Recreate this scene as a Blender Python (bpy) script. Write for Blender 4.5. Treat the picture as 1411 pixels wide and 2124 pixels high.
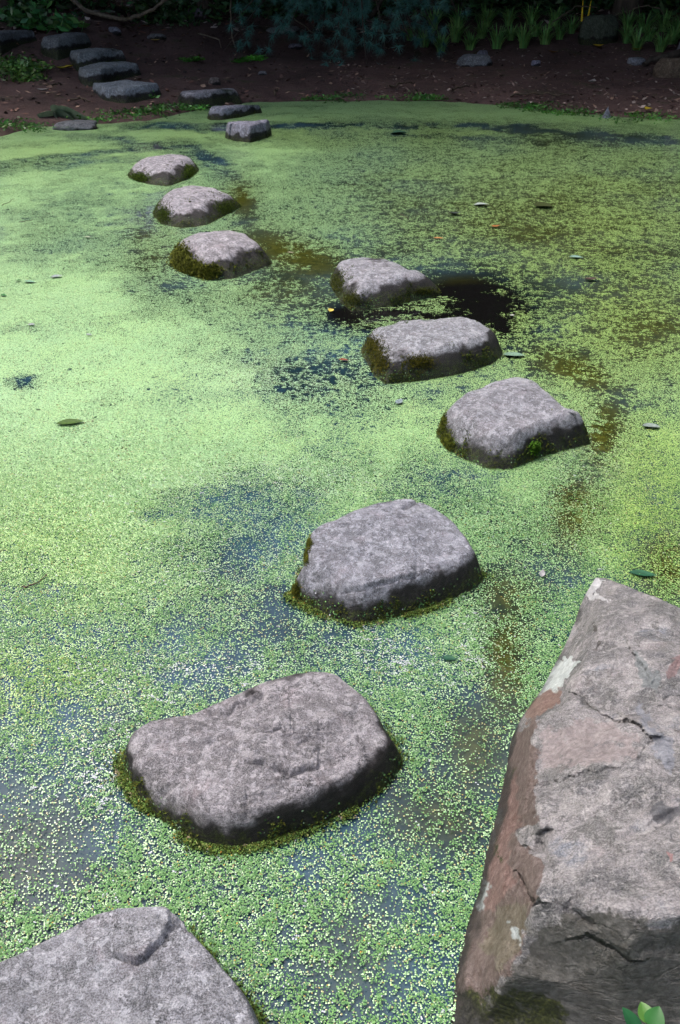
import bpy, bmesh, math, random
import numpy as np
from mathutils import Vector, Matrix
from mathutils.bvhtree import BVHTree
from mathutils.geometry import delaunay_2d_cdt
R = math.radians
random.seed(7); rng = np.random.default_rng(7)
for o in list(bpy.data.objects): bpy.data.objects.remove(o)
SC = bpy.context.scene
COL = SC.collection

# ------------------------------------------------------------------ camera
H = 1.6; CX, CY = 705.5, 1062.0; FOC = 1767.0; HOR = -100.0
PITCH = math.atan((CY-HOR)/FOC)
cam = bpy.data.cameras.new("camera"); camo = bpy.data.objects.new("camera", cam); COL.objects.link(camo)
camo.location = (0, 0, H); camo.rotation_euler = (math.pi/2-PITCH, 0, 0)
cam.sensor_fit = 'VERTICAL'; cam.sensor_height = 36; cam.lens = 36*FOC/2124.0
cam.clip_start = 0.05; cam.clip_end = 2000
SC.camera = camo
# ------------------------------------------------------------------ light
SUN_DIR = Vector((-0.70, 0.20, 1.5)).normalized()     # towards the sun
world = bpy.data.worlds.new("World"); SC.world = world; world.use_nodes = True
wn = world.node_tree; wn.nodes.clear()
sky = wn.nodes.new('ShaderNodeTexSky'); sky.sky_type = 'NISHITA'; sky.sun_disc = False
sky.sun_elevation = math.asin(SUN_DIR.z); sky.sun_rotation = math.atan2(SUN_DIR.x, SUN_DIR.y)
sky.dust_density = 6.0; sky.air_density = 1.0; sky.ozone_density = 1.0
bg = wn.nodes.new('ShaderNodeBackground'); bg.inputs[1].default_value = 0.14
wo = wn.nodes.new('ShaderNodeOutputWorld')
wn.links.new(sky.outputs[0], bg.inputs[0]); wn.links.new(bg.outputs[0], wo.inputs[0])
sl = bpy.data.lights.new("sun", 'SUN'); sl.energy = 0.85; sl.angle = R(40); sl.color = (1.0, 0.985, 0.96)
slo = bpy.data.objects.new("sun", sl); COL.objects.link(slo)
slo.rotation_euler = (-SUN_DIR).to_track_quat('-Z', 'Y').to_euler()
SC.view_settings.view_transform = 'Standard'; SC.view_settings.look = 'None'
SC.view_settings.exposure = 1.6; SC.view_settings.gamma = 1.0
SC.view_settings.use_curve_mapping = False
SC.cycles.max_bounces = 6; SC.cycles.transparent_max_bounces = 8

# ------------------------------------------------------------------ geometry helpers
cp, sp = math.cos(PITCH), math.sin(PITCH)
def ray(px, py):
    xv, yv = (px-CX)/FOC, (py-CY)/FOC
    return np.array([xv, cp-yv*sp, -sp-yv*cp])
def at(px, py, z=0.0):
    d = ray(px, py); t = (z-H)/d[2]
    return np.array([d[0]*t, d[1]*t, z])
def at_depth(px, py, Y):
    d = ray(px, py); t = Y/d[1]; return np.array([d[0]*t, Y, H+d[2]*t])
def to_px(P):
    P = np.asarray(P, float); x, y, z = P[..., 0], P[..., 1], P[..., 2]-H
    zc = y*cp - z*sp; yv = -(y*sp + z*cp)
    zc = np.maximum(zc, 1e-3)
    return CX+FOC*x/zc, CY+FOC*yv/zc

def _hash(ix, iy, iz, seed):
    h = (ix.astype(np.int64)*374761393 + iy.astype(np.int64)*668265263 + iz.astype(np.int64)*2147483647 + seed*974634777) & 0xffffffff
    h = ((h ^ (h >> 13))*1274126177) & 0xffffffff
    h = ((h ^ (h >> 15))*2246822519) & 0xffffffff
    return ((h ^ (h >> 16)) & 0xffffff)/float(0xffffff)
def vnoise(x, y, z, seed=0):
    ix, iy, iz = np.floor(x), np.floor(y), np.floor(z)
    fx, fy, fz = x-ix, y-iy, z-iz
    fx, fy, fz = [f*f*f*(f*(f*6-15)+10) for f in (fx, fy, fz)]
    r = 0
    for a in (0, 1):
        for b in (0, 1):
            for c in (0, 1):
                w = (fx if a else 1-fx)*(fy if b else 1-fy)*(fz if c else 1-fz)
                r = r + w*_hash(ix+a, iy+b, iz+c, seed)
    return r*2-1
def fbm(x, y, z=None, oct=4, seed=0, gain=.5):
    x = np.asarray(x, float); y = np.asarray(y, float)
    z = np.zeros_like(x) if z is None else np.asarray(z, float)
    s, a, n = 0, 1.0, 0
    for i in range(oct):
        s = s+a*vnoise(x+13.7*i, y+5.3*i, z+9.1*i, seed+i); n += a; a *= gain
        x, y, z = x*2.03, y*2.03, z*2.03
    return s/n
def sm(a, b, v):
    t = np.clip((v-a)/(b-a), 0, 1); return t*t*(3-2*t)

# ------------------------------------------------------------------ object helpers
def props(o, label=None, cat=None, group=None, kind=None):
    if label: o['label'] = label
    if cat: o['category'] = cat
    if group: o['group'] = group
    if kind: o['kind'] = kind
    return o
def link(name, me, mat=None, parent=None):
    o = bpy.data.objects.new(name, me); COL.objects.link(o)
    if mat is not None and me is not None and not me.materials: me.materials.append(mat)
    if parent: o.parent = parent
    return o
def empty(name, loc=(0, 0, 0)):
    o = bpy.data.objects.new(name, None); o.location = loc; o.empty_display_size = .1; COL.objects.link(o); return o
def npmesh(name, V, F, col=None, smooth=True, attrs=None):
    """V (n,3); F: (m,3) or (m,4) array."""
    V = np.asarray(V, np.float32); F = np.asarray(F, np.int32)
    me = bpy.data.meshes.new(name); k = F.shape[1]
    me.vertices.add(len(V)); me.vertices.foreach_set('co', V.ravel())
    me.loops.add(F.size); me.loops.foreach_set('vertex_index', F.ravel())
    me.polygons.add(len(F)); me.polygons.foreach_set('loop_start', np.arange(0, F.size, k, dtype=np.int32))
    me.polygons.foreach_set('loop_total', np.full(len(F), k, np.int32))
    me.polygons.foreach_set('use_smooth', np.full(len(F), bool(smooth)))
    if col is not None:
        c = np.ones((len(V), 4), np.float32); c[:, :3] = col
        me.color_attributes.new('tint', 'FLOAT_COLOR', 'POINT').data.foreach_set('color', c.ravel())
    for k_, v_ in (attrs or {}).items():
        me.attributes.new(k_, 'FLOAT', 'POINT').data.foreach_set('value', np.asarray(v_, np.float32))
    me.update(calc_edges=True); me.validate()
    return me
def gridfaces(nr, nc, wrap=False):
    i = np.arange(nr-1)[:, None]; j = np.arange(nc if wrap else nc-1)[None, :]
    a = i*nc+j; b = i*nc+(j+1) % nc
    return np.stack([a, b, b+nc, a+nc], -1).reshape(-1, 4)

# ------------------------------------------------------------------ material helpers
class NT:
    def __init__(s, name):
        s.m = bpy.data.materials.new(name); s.m.use_nodes = True; s.t = s.m.node_tree; s.t.nodes.clear()
        s.out = s.n('ShaderNodeOutputMaterial')
    def n(s, ty, **kw):
        nd = s.t.nodes.new(ty)
        for k, v in kw.items(): setattr(nd, k, v)
        return nd
    def l(s, a, b): s.t.links.new(a, b)
    def put(s, sock, v):
        if isinstance(v, (int, float)): sock.default_value = v
        elif isinstance(v, (tuple, list)):
            sock.default_value = (*v, 1) if len(v) == 3 and sock.type == 'RGBA' else v
        else: s.l(v, sock)
    def pos(s): return s.n('ShaderNodeNewGeometry').outputs['Position']
    def oc(s): return s.n('ShaderNodeTexCoord').outputs['Object']
    def attr(s, name, f='Fac'): return s.n('ShaderNodeAttribute', attribute_name=name).outputs[f]
    def vmul(s, v, k):
        nd = s.n('ShaderNodeVectorMath', operation='MULTIPLY'); s.l(v, nd.inputs[0]); nd.inputs[1].default_value = k; return nd.outputs[0]
    def noise(s, v, scale, detail=4, rough=.55, dist=0, o='Fac'):
        nd = s.n('ShaderNodeTexNoise'); s.l(v, nd.inputs['Vector'])
        nd.inputs['Scale'].default_value = scale; nd.inputs['Detail'].default_value = detail
        nd.inputs['Roughness'].default_value = rough; nd.inputs['Distortion'].default_value = dist
        return nd.outputs[o]
    def vor(s, v, scale, feature='F1', o='Distance', rnd=1.0):
        nd = s.n('ShaderNodeTexVoronoi', feature=feature); s.l(v, nd.inputs['Vector'])
        nd.inputs['Scale'].default_value = scale; nd.inputs['Randomness'].default_value = rnd
        return nd.outputs[o]
    def math(s, op, a, b=0.0, clamp=False):
        nd = s.n('ShaderNodeMath', operation=op, use_clamp=clamp); s.put(nd.inputs[0], a); s.put(nd.inputs[1], b); return nd.outputs[0]
    def mr(s, v, a, b, c=0.0, d=1.0, smooth=True):
        nd = s.n('ShaderNodeMapRange'); nd.interpolation_type = 'SMOOTHSTEP' if smooth else 'LINEAR'
        s.put(nd.inputs[0], v)
        for i, x in enumerate((a, b, c, d)): s.put(nd.inputs[i+1], x)
        return nd.outputs[0]
    def mix(s, f, a, b, bt='MIX'):
        nd = s.n('ShaderNodeMix', data_type='RGBA', blend_type=bt)
        s.put(nd.inputs[0], f); s.put(nd.inputs[6], a); s.put(nd.inputs[7], b); return nd.outputs[2]
    def ramp(s, v, stops):
        nd = s.n('ShaderNodeValToRGB'); cr = nd.color_ramp
        while len(cr.elements) < len(stops): cr.elements.new(.5)
        for e, (p, c) in zip(cr.elements, stops): e.position = p; e.color = (*c, 1)
        s.l(v, nd.inputs[0]); return nd.outputs[0]
    def bump(s, h, dist, strength=1.0, nrm=None):
        nd = s.n('ShaderNodeBump'); nd.inputs['Strength'].default_value = strength; nd.inputs['Distance'].default_value = dist
        s.l(h, nd.inputs['Height'])
        if nrm is not None: s.l(nrm, nd.inputs['Normal'])
        return nd.outputs[0]
    def bsdf(s, col, rough=.7, spec=.4, nrm=None, trans=None, alpha=None):
        b = s.n('ShaderNodeBsdfPrincipled')
        s.put(b.inputs['Base Color'], col); s.put(b.inputs['Roughness'], rough)
        s.put(b.inputs['Specular IOR Level'], spec)
        if nrm is not None: s.l(nrm, b.inputs['Normal'])
        if alpha is not None: s.put(b.inputs['Alpha'], alpha)
        s.l(b.outputs[0], s.out.inputs[0]); return b

def mat_stone():
    s = NT("river stone"); P = s.oc(); h = s.attr('hgt'); tint = s.attr('tint', 'Color')
    w = s.noise(P, 6, 5, .6)
    c = s.ramp(s.noise(P, 5, 6, .65, .6), [(.34, (.10, .10, .105)), (.48, (.205, .20, .215)), (.60, (.32, .31, .33))])
    mott = s.noise(P, 42, 9, .8, .2)
    c = s.mix(s.mr(mott, .47, .60, 0, .8), c, (.60, .585, .625))
    c = s.mix(s.mr(s.noise(P, 24, 9, .78), .46, .36, 0, .8), c, (.09, .095, .09))
    c = s.mix(s.mr(s.noise(P, 75, 6, .8), .42, .36, 0, .8), c, (.05, .05, .052))
    c = s.mix(s.mr(s.noise(P, 62, 5, .7), .66, .70, 0, .8), c, (.66, .65, .68))
    c = s.mix(s.math('MULTIPLY', s.mr(s.noise(P, 11, 5, .7, .5), .52, .68), .5), c, (.34, .285, .30))
    strat = s.noise(s.vmul(P, (3.0, 9.0, 30.0)), 2.2, 6, .65, 1.2)
    line = s.math('ABSOLUTE', s.math('SUBTRACT', strat, .5))
    c = s.mix(s.math('MULTIPLY', s.mr(line, .008, 0), .5), c, (.09, .09, .09))
    pv = s.n('ShaderNodeVectorMath', operation='ADD'); s.l(P, pv.inputs[0]); s.l(s.vmul(s.noise(P, 7, 6, .7, 0, 'Color'), (.22, .22, .22)), pv.inputs[1])
    c = s.mix(s.mr(s.noise(P, 17, 4, .55, .8), .545, .60, 0, .38), c, (.60, .595, .62))
    c = s.mix(s.mr(s.noise(P, 21, 5, .6, 1.0), .47, .41, 0, .42), c, (.105, .107, .11))
    c = s.mix(s.mr(s.noise(P, 55, 4, .6, .6), .57, .63, 0, .6), c, (.66, .65, .69))
    c = s.mix(s.mr(s.noise(P, 48, 4, .6, .6), .43, .38, 0, .65), c, (.085, .085, .09))
    crk = s.vor(pv.outputs[0], 5.5, 'DISTANCE_TO_EDGE'); cmask = s.mr(s.noise(P, 4.5, 3, .5), .50, .58)
    crl = s.math('MULTIPLY', s.mr(crk, .016, .003), cmask)
    c = s.mix(s.math('MULTIPLY', crl, .8), c, (.045, .045, .045))
    big = s.noise(P, 16, 9, .72, .2)
    c = s.mix(s.mr(big, .46, .34, 0, .6), c, (.10, .10, .105)); c = s.mix(s.mr(big, .56, .68, 0, .45), c, (.60, .585, .62))  # relief shading put into the colour: hollows darker, bumps lighter
    sp_ = s.noise(P, 330, 3, .6)
    c = s.mix(s.mr(sp_, .42, .58, .0, 1.0), s.mix(.22, c, (0.0, 0.0, 0.0)), s.mix(.26, c, (.70, .68, .72)))
    c = s.mix(1.0, c, s.mix(1.0, tint, (.83, .86, .86), 'MULTIPLY'), 'MULTIPLY')
    hn = s.math('ADD', h, s.math('MULTIPLY', s.math('SUBTRACT', w, .5), -.20))
    wet = s.mr(hn, .082, .056)
    c = s.mix(s.math('MULTIPLY', wet, .96), c, (.008, .007, .008))
    mn = s.noise(P, 26, 7, .75)
    hm = s.math('ADD', h, s.math('MULTIPLY', s.math('SUBTRACT', mn, .5), -.20))
    moss = s.math('MULTIPLY', s.mr(hm, .055, .020), s.mr(s.noise(P, 90, 4, .7), .42, .56))
    mc = s.ramp(s.noise(P, 210, 3), [(.35, (.012, .017, .006)), (.52, (.036, .050, .012)), (.68, (.10, .13, .035))])
    c = s.mix(moss, c, mc)
    rough = s.mix(wet, (.65, .65, .65), (.50, .50, .50))
    n0 = s.bump(s.math('SUBTRACT', 1.0, crl), .006, 1.0)
    n1 = s.bump(big, .040, 1.0, n0)
    n2 = s.bump(s.noise(P, 110, 6, .8), .009, 1.0, n1)
    n3 = s.bump(s.mr(line, 0, .02), .002, .6, n2)
    n4 = s.bump(s.noise(P, 260, 3, .7), .006, moss and 1.0, n3)
    nm = s.n('ShaderNodeMix', data_type='VECTOR'); s.l(moss, nm.inputs[0]); s.l(n3, nm.inputs[4]); s.l(n4, nm.inputs[5])
    s.bsdf(c, rough, .28, nm.outputs[1]); return s.m

def mat_boulder():
    s = NT("layered boulder rock"); P = s.oc(); tint = s.attr('tint', 'Color'); h = s.attr('hgt')
    a = s.noise(s.vmul(P, (1.0, 1.2, 1.3)), 7.0, 7, .64, .3)
    c = s.ramp(a, [(.32, (.07, .075, .082)), (.44, (.155, .157, .168)), (.52, (.245, .237, .245)), (.59, (.35, .335, .345)), (.68, (.19, .22, .27))])
    c = s.mix(s.math('MULTIPLY', s.mr(s.noise(P, 9, 8, .75, .5), .54, .64), .4), c, (.34, .285, .285))
    c = s.mix(s.math('MULTIPLY', s.mr(s.noise(P, 7, 6, .7, .8), .46, .30), .75), c, (.115, .12, .09))
    c = s.mix(s.mr(s.noise(s.vmul(P, (1, 1.15, 1.3)), 11, 5, .6, .9), .55, .61, 0, .5), c, (.48, .46, .46))
    c = s.mix(s.mr(s.noise(s.vmul(P, (1, 1.15, 1.3)), 13, 5, .6, .9), .46, .40, 0, .6), c, (.085, .09, .09))
    c = s.mix(s.mr(s.noise(P, 50, 4, .6, .6), .57, .63, 0, .5), c, (.55, .53, .54))
    m = s.noise(P, 60, 9, .8)
    c = s.mix(s.mr(m, .50, .62, 0, .7), c, (.52, .51, .51))
    c = s.mix(s.mr(s.noise(s.vmul(P, (1, 1.15, 1.3)), 14, 9, .75, .3), .50, .38, 0, .65), c, (.13, .135, .13))
    c = s.mix(s.mr(s.noise(P, 45, 6, .75, .4), .47, .30, 0, .85), c, (.06, .062, .055))
    c = s.mix(s.mr(s.noise(P, 300, 3, .6), .42, .58, 0, .9), s.mix(.22, c, (0, 0, 0)), s.mix(.22, c, (.6, .58, .58)))
    strat = s.noise(s.vmul(P, (1.2, 2.0, 2.6)), 2.6, 8, .66, .5)
    line = s.math('ABSOLUTE', s.math('SUBTRACT', strat, .5))
    c = s.mix(s.math('MULTIPLY', s.mr(line, .006, 0), .4), c, (.05, .05, .045))
    amt = s.attr('paint')                      # lichen, iron stain and other painted patches with their own outline
    pn = s.math('ADD', amt, s.math('MULTIPLY', s.math('SUBTRACT', s.noise(P, 24, 9, .78), .5), 1.1))
    c = s.mix(1.0, c, (2.0, 2.0, 2.0), 'MULTIPLY') if False else c
    full = s.mix(s.mr(m, .35, .68), s.mix(.35, tint, (0, 0, 0)), s.mix(.12, tint, (.8, .8, .8)))
    c = s.mix(s.mr(pn, .42, .56, 0, .90), c, full)
    mossn = s.math('ADD', s.attr('mossy'), s.math('MULTIPLY', s.math('SUBTRACT', s.noise(P, 26, 8, .8), .5), 2.2))
    moss = s.mr(mossn, .72, .98)
    c = s.mix(moss, c, s.ramp(s.noise(P, 170, 3), [(.35, (.018, .022, .008)), (.55, (.05, .06, .016)), (.7, (.11, .12, .03))]))
    wet = s.mr(s.math('ADD', h, s.math('MULTIPLY', s.math('SUBTRACT', s.noise(P, 12, 5), .5), -.12)), .05, .012)
    c = s.mix(s.math('MULTIPLY', wet, .9), c, (.02, .02, .018))
    n1 = s.bump(s.noise(P, 12, 9, .74, .2), .055, 1.0)
    n2 = s.bump(s.noise(P, 75, 8, .8), .011, 1, n1)
    n3 = s.bump(s.mr(line, 0, .03), .004, .8, n2)
    s.bsdf(c, .62, .4, n3); return s.m

def mat_leaf(name, cols, rough=.5, scale=30, spec=.4, tintmul=True, transl=.0):
    s = NT(name); P = s.pos()
    c = s.ramp(s.noise(P, scale, 3), [(.3+.4*i/max(1, len(cols)-1), cc) for i, cc in enumerate(cols)])
    if tintmul: c = s.mix(1.0, c, s.attr('tint', 'Color'), 'MULTIPLY')
    b = s.bsdf(c, rough, spec)
    if transl:
        t = s.n('ShaderNodeBsdfTranslucent'); s.put(t.inputs[0], c)
        mx = s.n('ShaderNodeMixShader'); mx.inputs[0].default_value = transl
        s.l(b.outputs[0], mx.inputs[1]); s.l(t.outputs[0], mx.inputs[2]); s.l(mx.outputs[0], s.out.inputs[0])
    return s.m
def mat_plain(name, c0, c1, scale=20, rough=.7, bumpd=.003, spec=.3, stretch=(1, 1, 1)):
    s = NT(name); P = s.vmul(s.oc(), stretch)
    n = s.noise(P, scale, 6, .65)
    c = s.ramp(n, [(.32, c0), (.66, c1)])
    s.bsdf(c, rough, spec, s.bump(s.noise(P, scale*2.2, 6, .7), bumpd)); return s.m

def mat_water():
    s = NT("pond water"); P = s.pos()
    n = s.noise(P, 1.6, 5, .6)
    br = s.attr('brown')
    c = s.mix(s.mr(n, .35, .65), (.006, .018, .025), (.024, .058, .088))  # blue in the base colour stands in for reflected sky
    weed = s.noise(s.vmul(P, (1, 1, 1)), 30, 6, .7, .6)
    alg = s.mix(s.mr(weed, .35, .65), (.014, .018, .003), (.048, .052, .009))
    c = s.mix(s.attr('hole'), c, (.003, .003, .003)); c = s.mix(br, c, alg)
    s.bsdf(c, .05, .32, s.bump(s.noise(P, 7, 3, .5), .003, .5)); return s.m

def mat_duckweed():
    s = NT("duckweed carpet"); P = s.pos()
    cov = s.attr('cover'); scum = s.attr('scum'); yel = s.attr('yel')
    # fine coverage: frond sized cells dropped out where cover is low
    vn = s.n('ShaderNodeTexVoronoi', feature='F1'); s.l(P, vn.inputs['Vector']); vn.inputs['Scale'].default_value = 250
    vcol = vn.outputs['Color']; vd = vn.outputs['Distance']
    sep = s.n('ShaderNodeSeparateColor'); s.l(vcol, sep.inputs[0])
    rnd = sep.outputs[0]
    big = s.noise(P, 14, 5, .62, .35); mid = s.noise(P, 46, 4, .65, .5)
    nn = s.math('ADD', s.math('MULTIPLY', big, .38), s.math('MULTIPLY', mid, .62))     # centred .5
    # fleck holes
    thr = s.math('SUBTRACT', s.math('SUBTRACT', 1.0, cov), s.math('MULTIPLY', s.math('SUBTRACT', rnd, .5), .16))
    spk = s.math('MULTIPLY', s.attr('spk'), .72)
    nn = s.math('ADD', s.math('MULTIPLY', nn, s.math('SUBTRACT', 1.0, spk)), s.math('MULTIPLY', s.mr(sep.outputs[1], 0, 1, .33, .67, False), spk))
    a1 = s.mr(s.math('SUBTRACT', nn, s.mr(thr, 0, 1, .36, .66, False)), -.006, .010)
    # frond gaps
    g = s.mr(s.math('SUBTRACT', vd, s.mr(cov, .72, 1.0, .12, .36)), .44, .37)
    alpha = s.math('MULTIPLY', a1, g)
    c = s.ramp(rnd, [(.0, (.10, .22, .09)), (.35, (.17, .32, .135)), (.7, (.23, .405, .185)), (1.0, (.32, .49, .25))])
    c = s.mix(s.mr(s.noise(P, 3.2, 5, .65), .35, .7, 0, .7), c, s.mix(.35, c, (.27, .44, .14)))
    c = s.mix(yel, c, s.mix(1.0, c, (1.12, 1.0, .48), 'MULTIPLY'))
    c = s.mix(s.mr(sep.outputs[1], .93, .97, 0, .8), c, (.26, .21, .06))
    c = s.mix(s.mr(sep.outputs[2], .90, .96, 0, .7), c, (.03, .09, .03))
    sn = s.noise(P, 85, 5, .7, 1.2)
    c = s.mix(s.math('MULTIPLY', scum, s.mr(sn, .50, .60)), c, (.60, .62, .64))
    hb = s.math('MULTIPLY', s.math('SUBTRACT', .6, vd), 1.0)
    nr = s.bump(hb, .0016, .8); nr2 = s.bump(rnd, .0012, .6, nr)
    s.bsdf(c, .32, 1.0, nr2, alpha=alpha); return s.m
def mat_frond():
    s = NT("duckweed frond"); P = s.pos()
    c = s.attr('tint', 'Color')
    s.bsdf(c, .72, .15); return s.m

def mat_soil():
    s = NT("forest soil"); P = s.pos()
    c = s.ramp(s.noise(P, 1.3, 6, .65), [(.32, (.048, .031, .028)), (.5, (.092, .057, .052)), (.68, (.135, .086, .078))])
    c = s.mix(s.mr(s.noise(P, 42, 6, .75), .50, .72), c, (.14, .095, .08))
    c = s.mix(s.mr(s.noise(P, 30, 5, .75), .46, .28), c, (.012, .010, .009))
    c = s.mix(s.math('MULTIPLY', s.mr(s.noise(P, 2.6, 5, .7), .54, .66), s.mr(s.noise(P, 60, 4, .7), .42, .58)), c, (.028, .042, .012))
    c = s.mix(s.mr(s.vor(P, 38, 'F1'), .16, .10, 0, .55), c, (.24, .20, .18))
    n = s.bump(s.noise(P, 24, 8, .75), .03); n2 = s.bump(s.noise(P, 120, 5, .75), .008, 1, n)
    s.bsdf(c, .85, .2, n2); return s.m

M = dict(stone=mat_stone(), boulder=mat_boulder(), water=mat_water(), duck=mat_duckweed(), frond=mat_frond(), soil=mat_soil())
M['moss'] = mat_leaf("moss", [(.022, .028, .008), (.062, .078, .016), (.15, .17, .04)], .8, 60, .15)
M['bark'] = mat_plain("bark", (.02, .016, .012), (.085, .07, .055), 14, .85, .02, stretch=(1, 1, .25))
M['paletrunk'] = mat_plain("grey bark", (.10, .10, .11), (.22, .22, .24), 16, .85, .01, stretch=(1, 1, .3))
M['branch'] = mat_plain("dead branch bark", (.06, .05, .035), (.20, .165, .12), 26, .8, .004)
M['twig'] = mat_plain("twig", (.03, .022, .015), (.10, .075, .05), 30, .8, .002)
M['needle'] = mat_leaf("pine needles", [(.03, .11, .095), (.07, .20, .17)], .5, 6)
M['iris'] = mat_leaf("iris blade", [(.09, .23, .06), (.19, .40, .12)], .45, 5, transl=.2)
M['leafd'] = mat_leaf("dark leaf", [(.022, .06, .022), (.06, .13, .045)], .45, 4, transl=.15)
M['leafg'] = mat_leaf("green leaf", [(.04, .12, .035), (.07, .19, .06)], .4, 25, transl=.2)
M['leaft'] = mat_leaf("flat green leaf", [(.5, .5, .5), (1.0, 1.0, 1.0)], .62, 90, .2)
M['litter'] = mat_leaf("leaf litter", [(.7, .7, .7), (1, 1, 1)], .8, 20)

# ------------------------------------------------------------------ terrain shape
SHORE = [at(x, y) for x, y in [(-600, 335), (-250, 310), (0, 286), (60, 268), (140, 262), (230, 259), (300, 254), (360, 240), (440, 224), (520, 214), (620, 213), (800, 210), (960, 213), (1050, 222), (1200, 238), (1300, 245), (1411, 250), (1800, 275), (2200, 300)]]
SX = np.array([p[0] for p in SHORE]); SY = np.array([p[1] for p in SHORE])
def pond_d(x, y):
    ysh = np.interp(x, SX, SY)+.06*fbm(x*2.0, y*0+3.1, oct=3, seed=5)+.07*fbm(x*7.0, y*0+1.1, oct=3, seed=6)
    d = np.minimum(ysh-y, np.minimum(x+9.5, np.minimum(8.5-x, y+3.0)))
    return d
def terrain(x, y):
    x = np.asarray(x, float); y = np.asarray(y, float)
    d = pond_d(x, y); o = np.maximum(-d, 0)
    z = -.35*sm(0, .9, d)
    rise = .035*sm(0, .15, o)+.05*o+.13*np.maximum(o-3.5, 0)+.05*np.maximum(o-9, 0)
    z = z+np.minimum(rise, 12)
    a = sm(0, .5, o)
    z = z+a*(.05*fbm(x*.9, y*.9, oct=3, seed=9)+.015*fbm(x*6, y*6, oct=3, seed=19))
    return z
def on_ground(px, py):
    d = ray(px, py); t = np.linspace(2, 60, 4000)
    z = H+d[2]*t; g = terrain(d[0]*t, d[1]*t)
    k = np.argmax(z < np.maximum(g, 0.0))
    return np.array([d[0]*t[k], d[1]*t[k], float(max(g[k], 0.0))])

def axis(*segs):
    out = []
    for a, b, st in segs: out += list(np.arange(a, b, st))
    return np.array(out+[segs[-1][1]], float)
ax = axis((-400, -60, 40), (-60, -12, 3), (-12, -8, .4), (-8, 8, .07), (8, 12, .4), (12, 60, 3), (60, 400, 40))
ay = axis((-400, -40, 40), (-40, -6, 3), (-6, -2, .4), (-2, 9, .4), (9, 19, .06), (19, 30, .3), (30, 60, 3), (60, 600, 40))
X, Y = np.meshgrid(ax, ay)
Z = terrain(X, Y)
g = link('ground', npmesh('ground', np.stack([X, Y, Z], -1).reshape(-1, 3), gridfaces(len(ay), len(ax))), M['soil'])
props(g, 'reddish brown forest soil bank behind the pond', kind='structure')

# ------------------------------------------------------------------ coverage field (px space description of the real surface)
#   cx, cy, rx, ry, angle, amount
LOW = [(440, 345, 45, 18, 35, .35), (500, 410, 35, 45, -35, .40), (560, 490, 75, 30, 30, .38), (640, 535, 80, 30, 15, .30),
       (310, 480, 45, 70, 0, .30), (350, 590, 60, 40, 0, .25), (600, 590, 170, 70, 8, .26), (620, 770, 120, 50, 5, .28),
       (1000, 634, 40, 20, 8, .85), (1040, 672, 14, 18, 0, .8), (890, 652, 50, 5, 0, .6), (800, 662, 30, 8, 0, .8), (715, 660, 30, 14, 0, .45),
       (960, 590, 75, 28, 0, .40), (1190, 775, 95, 26, 25, .30), (1250, 890, 32, 90, 10, .34), (1205, 1050, 34, 95, 20, .34),
       (1130, 1170, 70, 36, 10, .30), (1060, 1240, 60, 40, 0, .46), (1050, 1370, 36, 150, 5, .46), (985, 1560, 70, 90, 10, .42),
       (930, 1000, 90, 60, 0, .22), (850, 1700, 160, 60, -5, .40), (900, 1640, 90, 50, 0, .30), (740, 1900, 95, 190, 8, .26), (830, 2060, 60, 100, 0, .36), (700, 2000, 80, 90, 0, .22),
       (590, 1275, 40, 30, 20, .75), (655, 1335, 70, 32, 0, .55), (500, 1375, 95, 32, -5, .50), (440, 1400, 45, 22, 0, .42), (530, 1130, 110, 110, 0, .26), (480, 1030, 120, 35, 0, .22),
       (360, 1330, 180, 60, 0, .18), (820, 1370, 100, 45, 15, .34), (200, 1500, 90, 45, 0, .22), (60, 1690, 130, 110, 0, .32), (40, 1810, 120, 60, 0, .34), (200, 1690, 60, 80, 0, .22),
       (1385, 1170, 55, 60, 0, .42), (1320, 1240, 45, 25, 0, .2), (1180, 590, 60, 12, 0, .25), (1130, 490, 80, 20, 0, .15), (1350, 700, 60, 30, 0, .2),
       (180, 480, 150, 80, 0, .14), (45, 800, 25, 8, 0, .5), (340, 1055, 25, 10, 0, .35),
       (200, 320, 230, 7, -6, .34), (130, 345, 160, 8, -4, .22), (330, 262, 75, 7, 0, .5), (480, 268, 60, 7, 0, .45), (620, 262, 110, 5, -3, .42), (320, 300, 140, 6, 6, .34),
       (800, 262, 240, 6, 0, .34), (1080, 268, 200, 7, 4, .36), (1270, 285, 180, 9, 4, .42), (1000, 290, 300, 7, 2, .24), (420, 330, 70, 9, 10, .4)]
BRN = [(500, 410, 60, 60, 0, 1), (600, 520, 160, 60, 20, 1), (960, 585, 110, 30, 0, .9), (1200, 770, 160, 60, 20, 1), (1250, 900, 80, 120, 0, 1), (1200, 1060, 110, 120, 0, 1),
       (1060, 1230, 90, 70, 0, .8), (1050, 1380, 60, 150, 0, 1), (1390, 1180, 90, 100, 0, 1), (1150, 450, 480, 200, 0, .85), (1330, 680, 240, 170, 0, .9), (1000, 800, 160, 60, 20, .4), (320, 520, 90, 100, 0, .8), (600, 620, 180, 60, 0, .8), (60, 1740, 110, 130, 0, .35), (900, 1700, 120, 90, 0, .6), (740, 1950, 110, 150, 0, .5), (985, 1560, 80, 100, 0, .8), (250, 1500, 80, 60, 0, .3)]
SCUM = [(820, 1370, 130, 50, 15, .9), (215, 1590, 70, 110, 0, .9), (430, 1390, 170, 40, 0, .8), (300, 1430, 150, 40, 0, .6), (560, 1000, 260, 40, 0, .35), (620, 780, 160, 50, 0, .4), (500, 1150, 200, 100, 0, .3), (980, 1350, 60, 80, 0, .6), (120, 1700, 140, 120, 0, .5), (1230, 960, 80, 120, 0, .25)]
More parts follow.
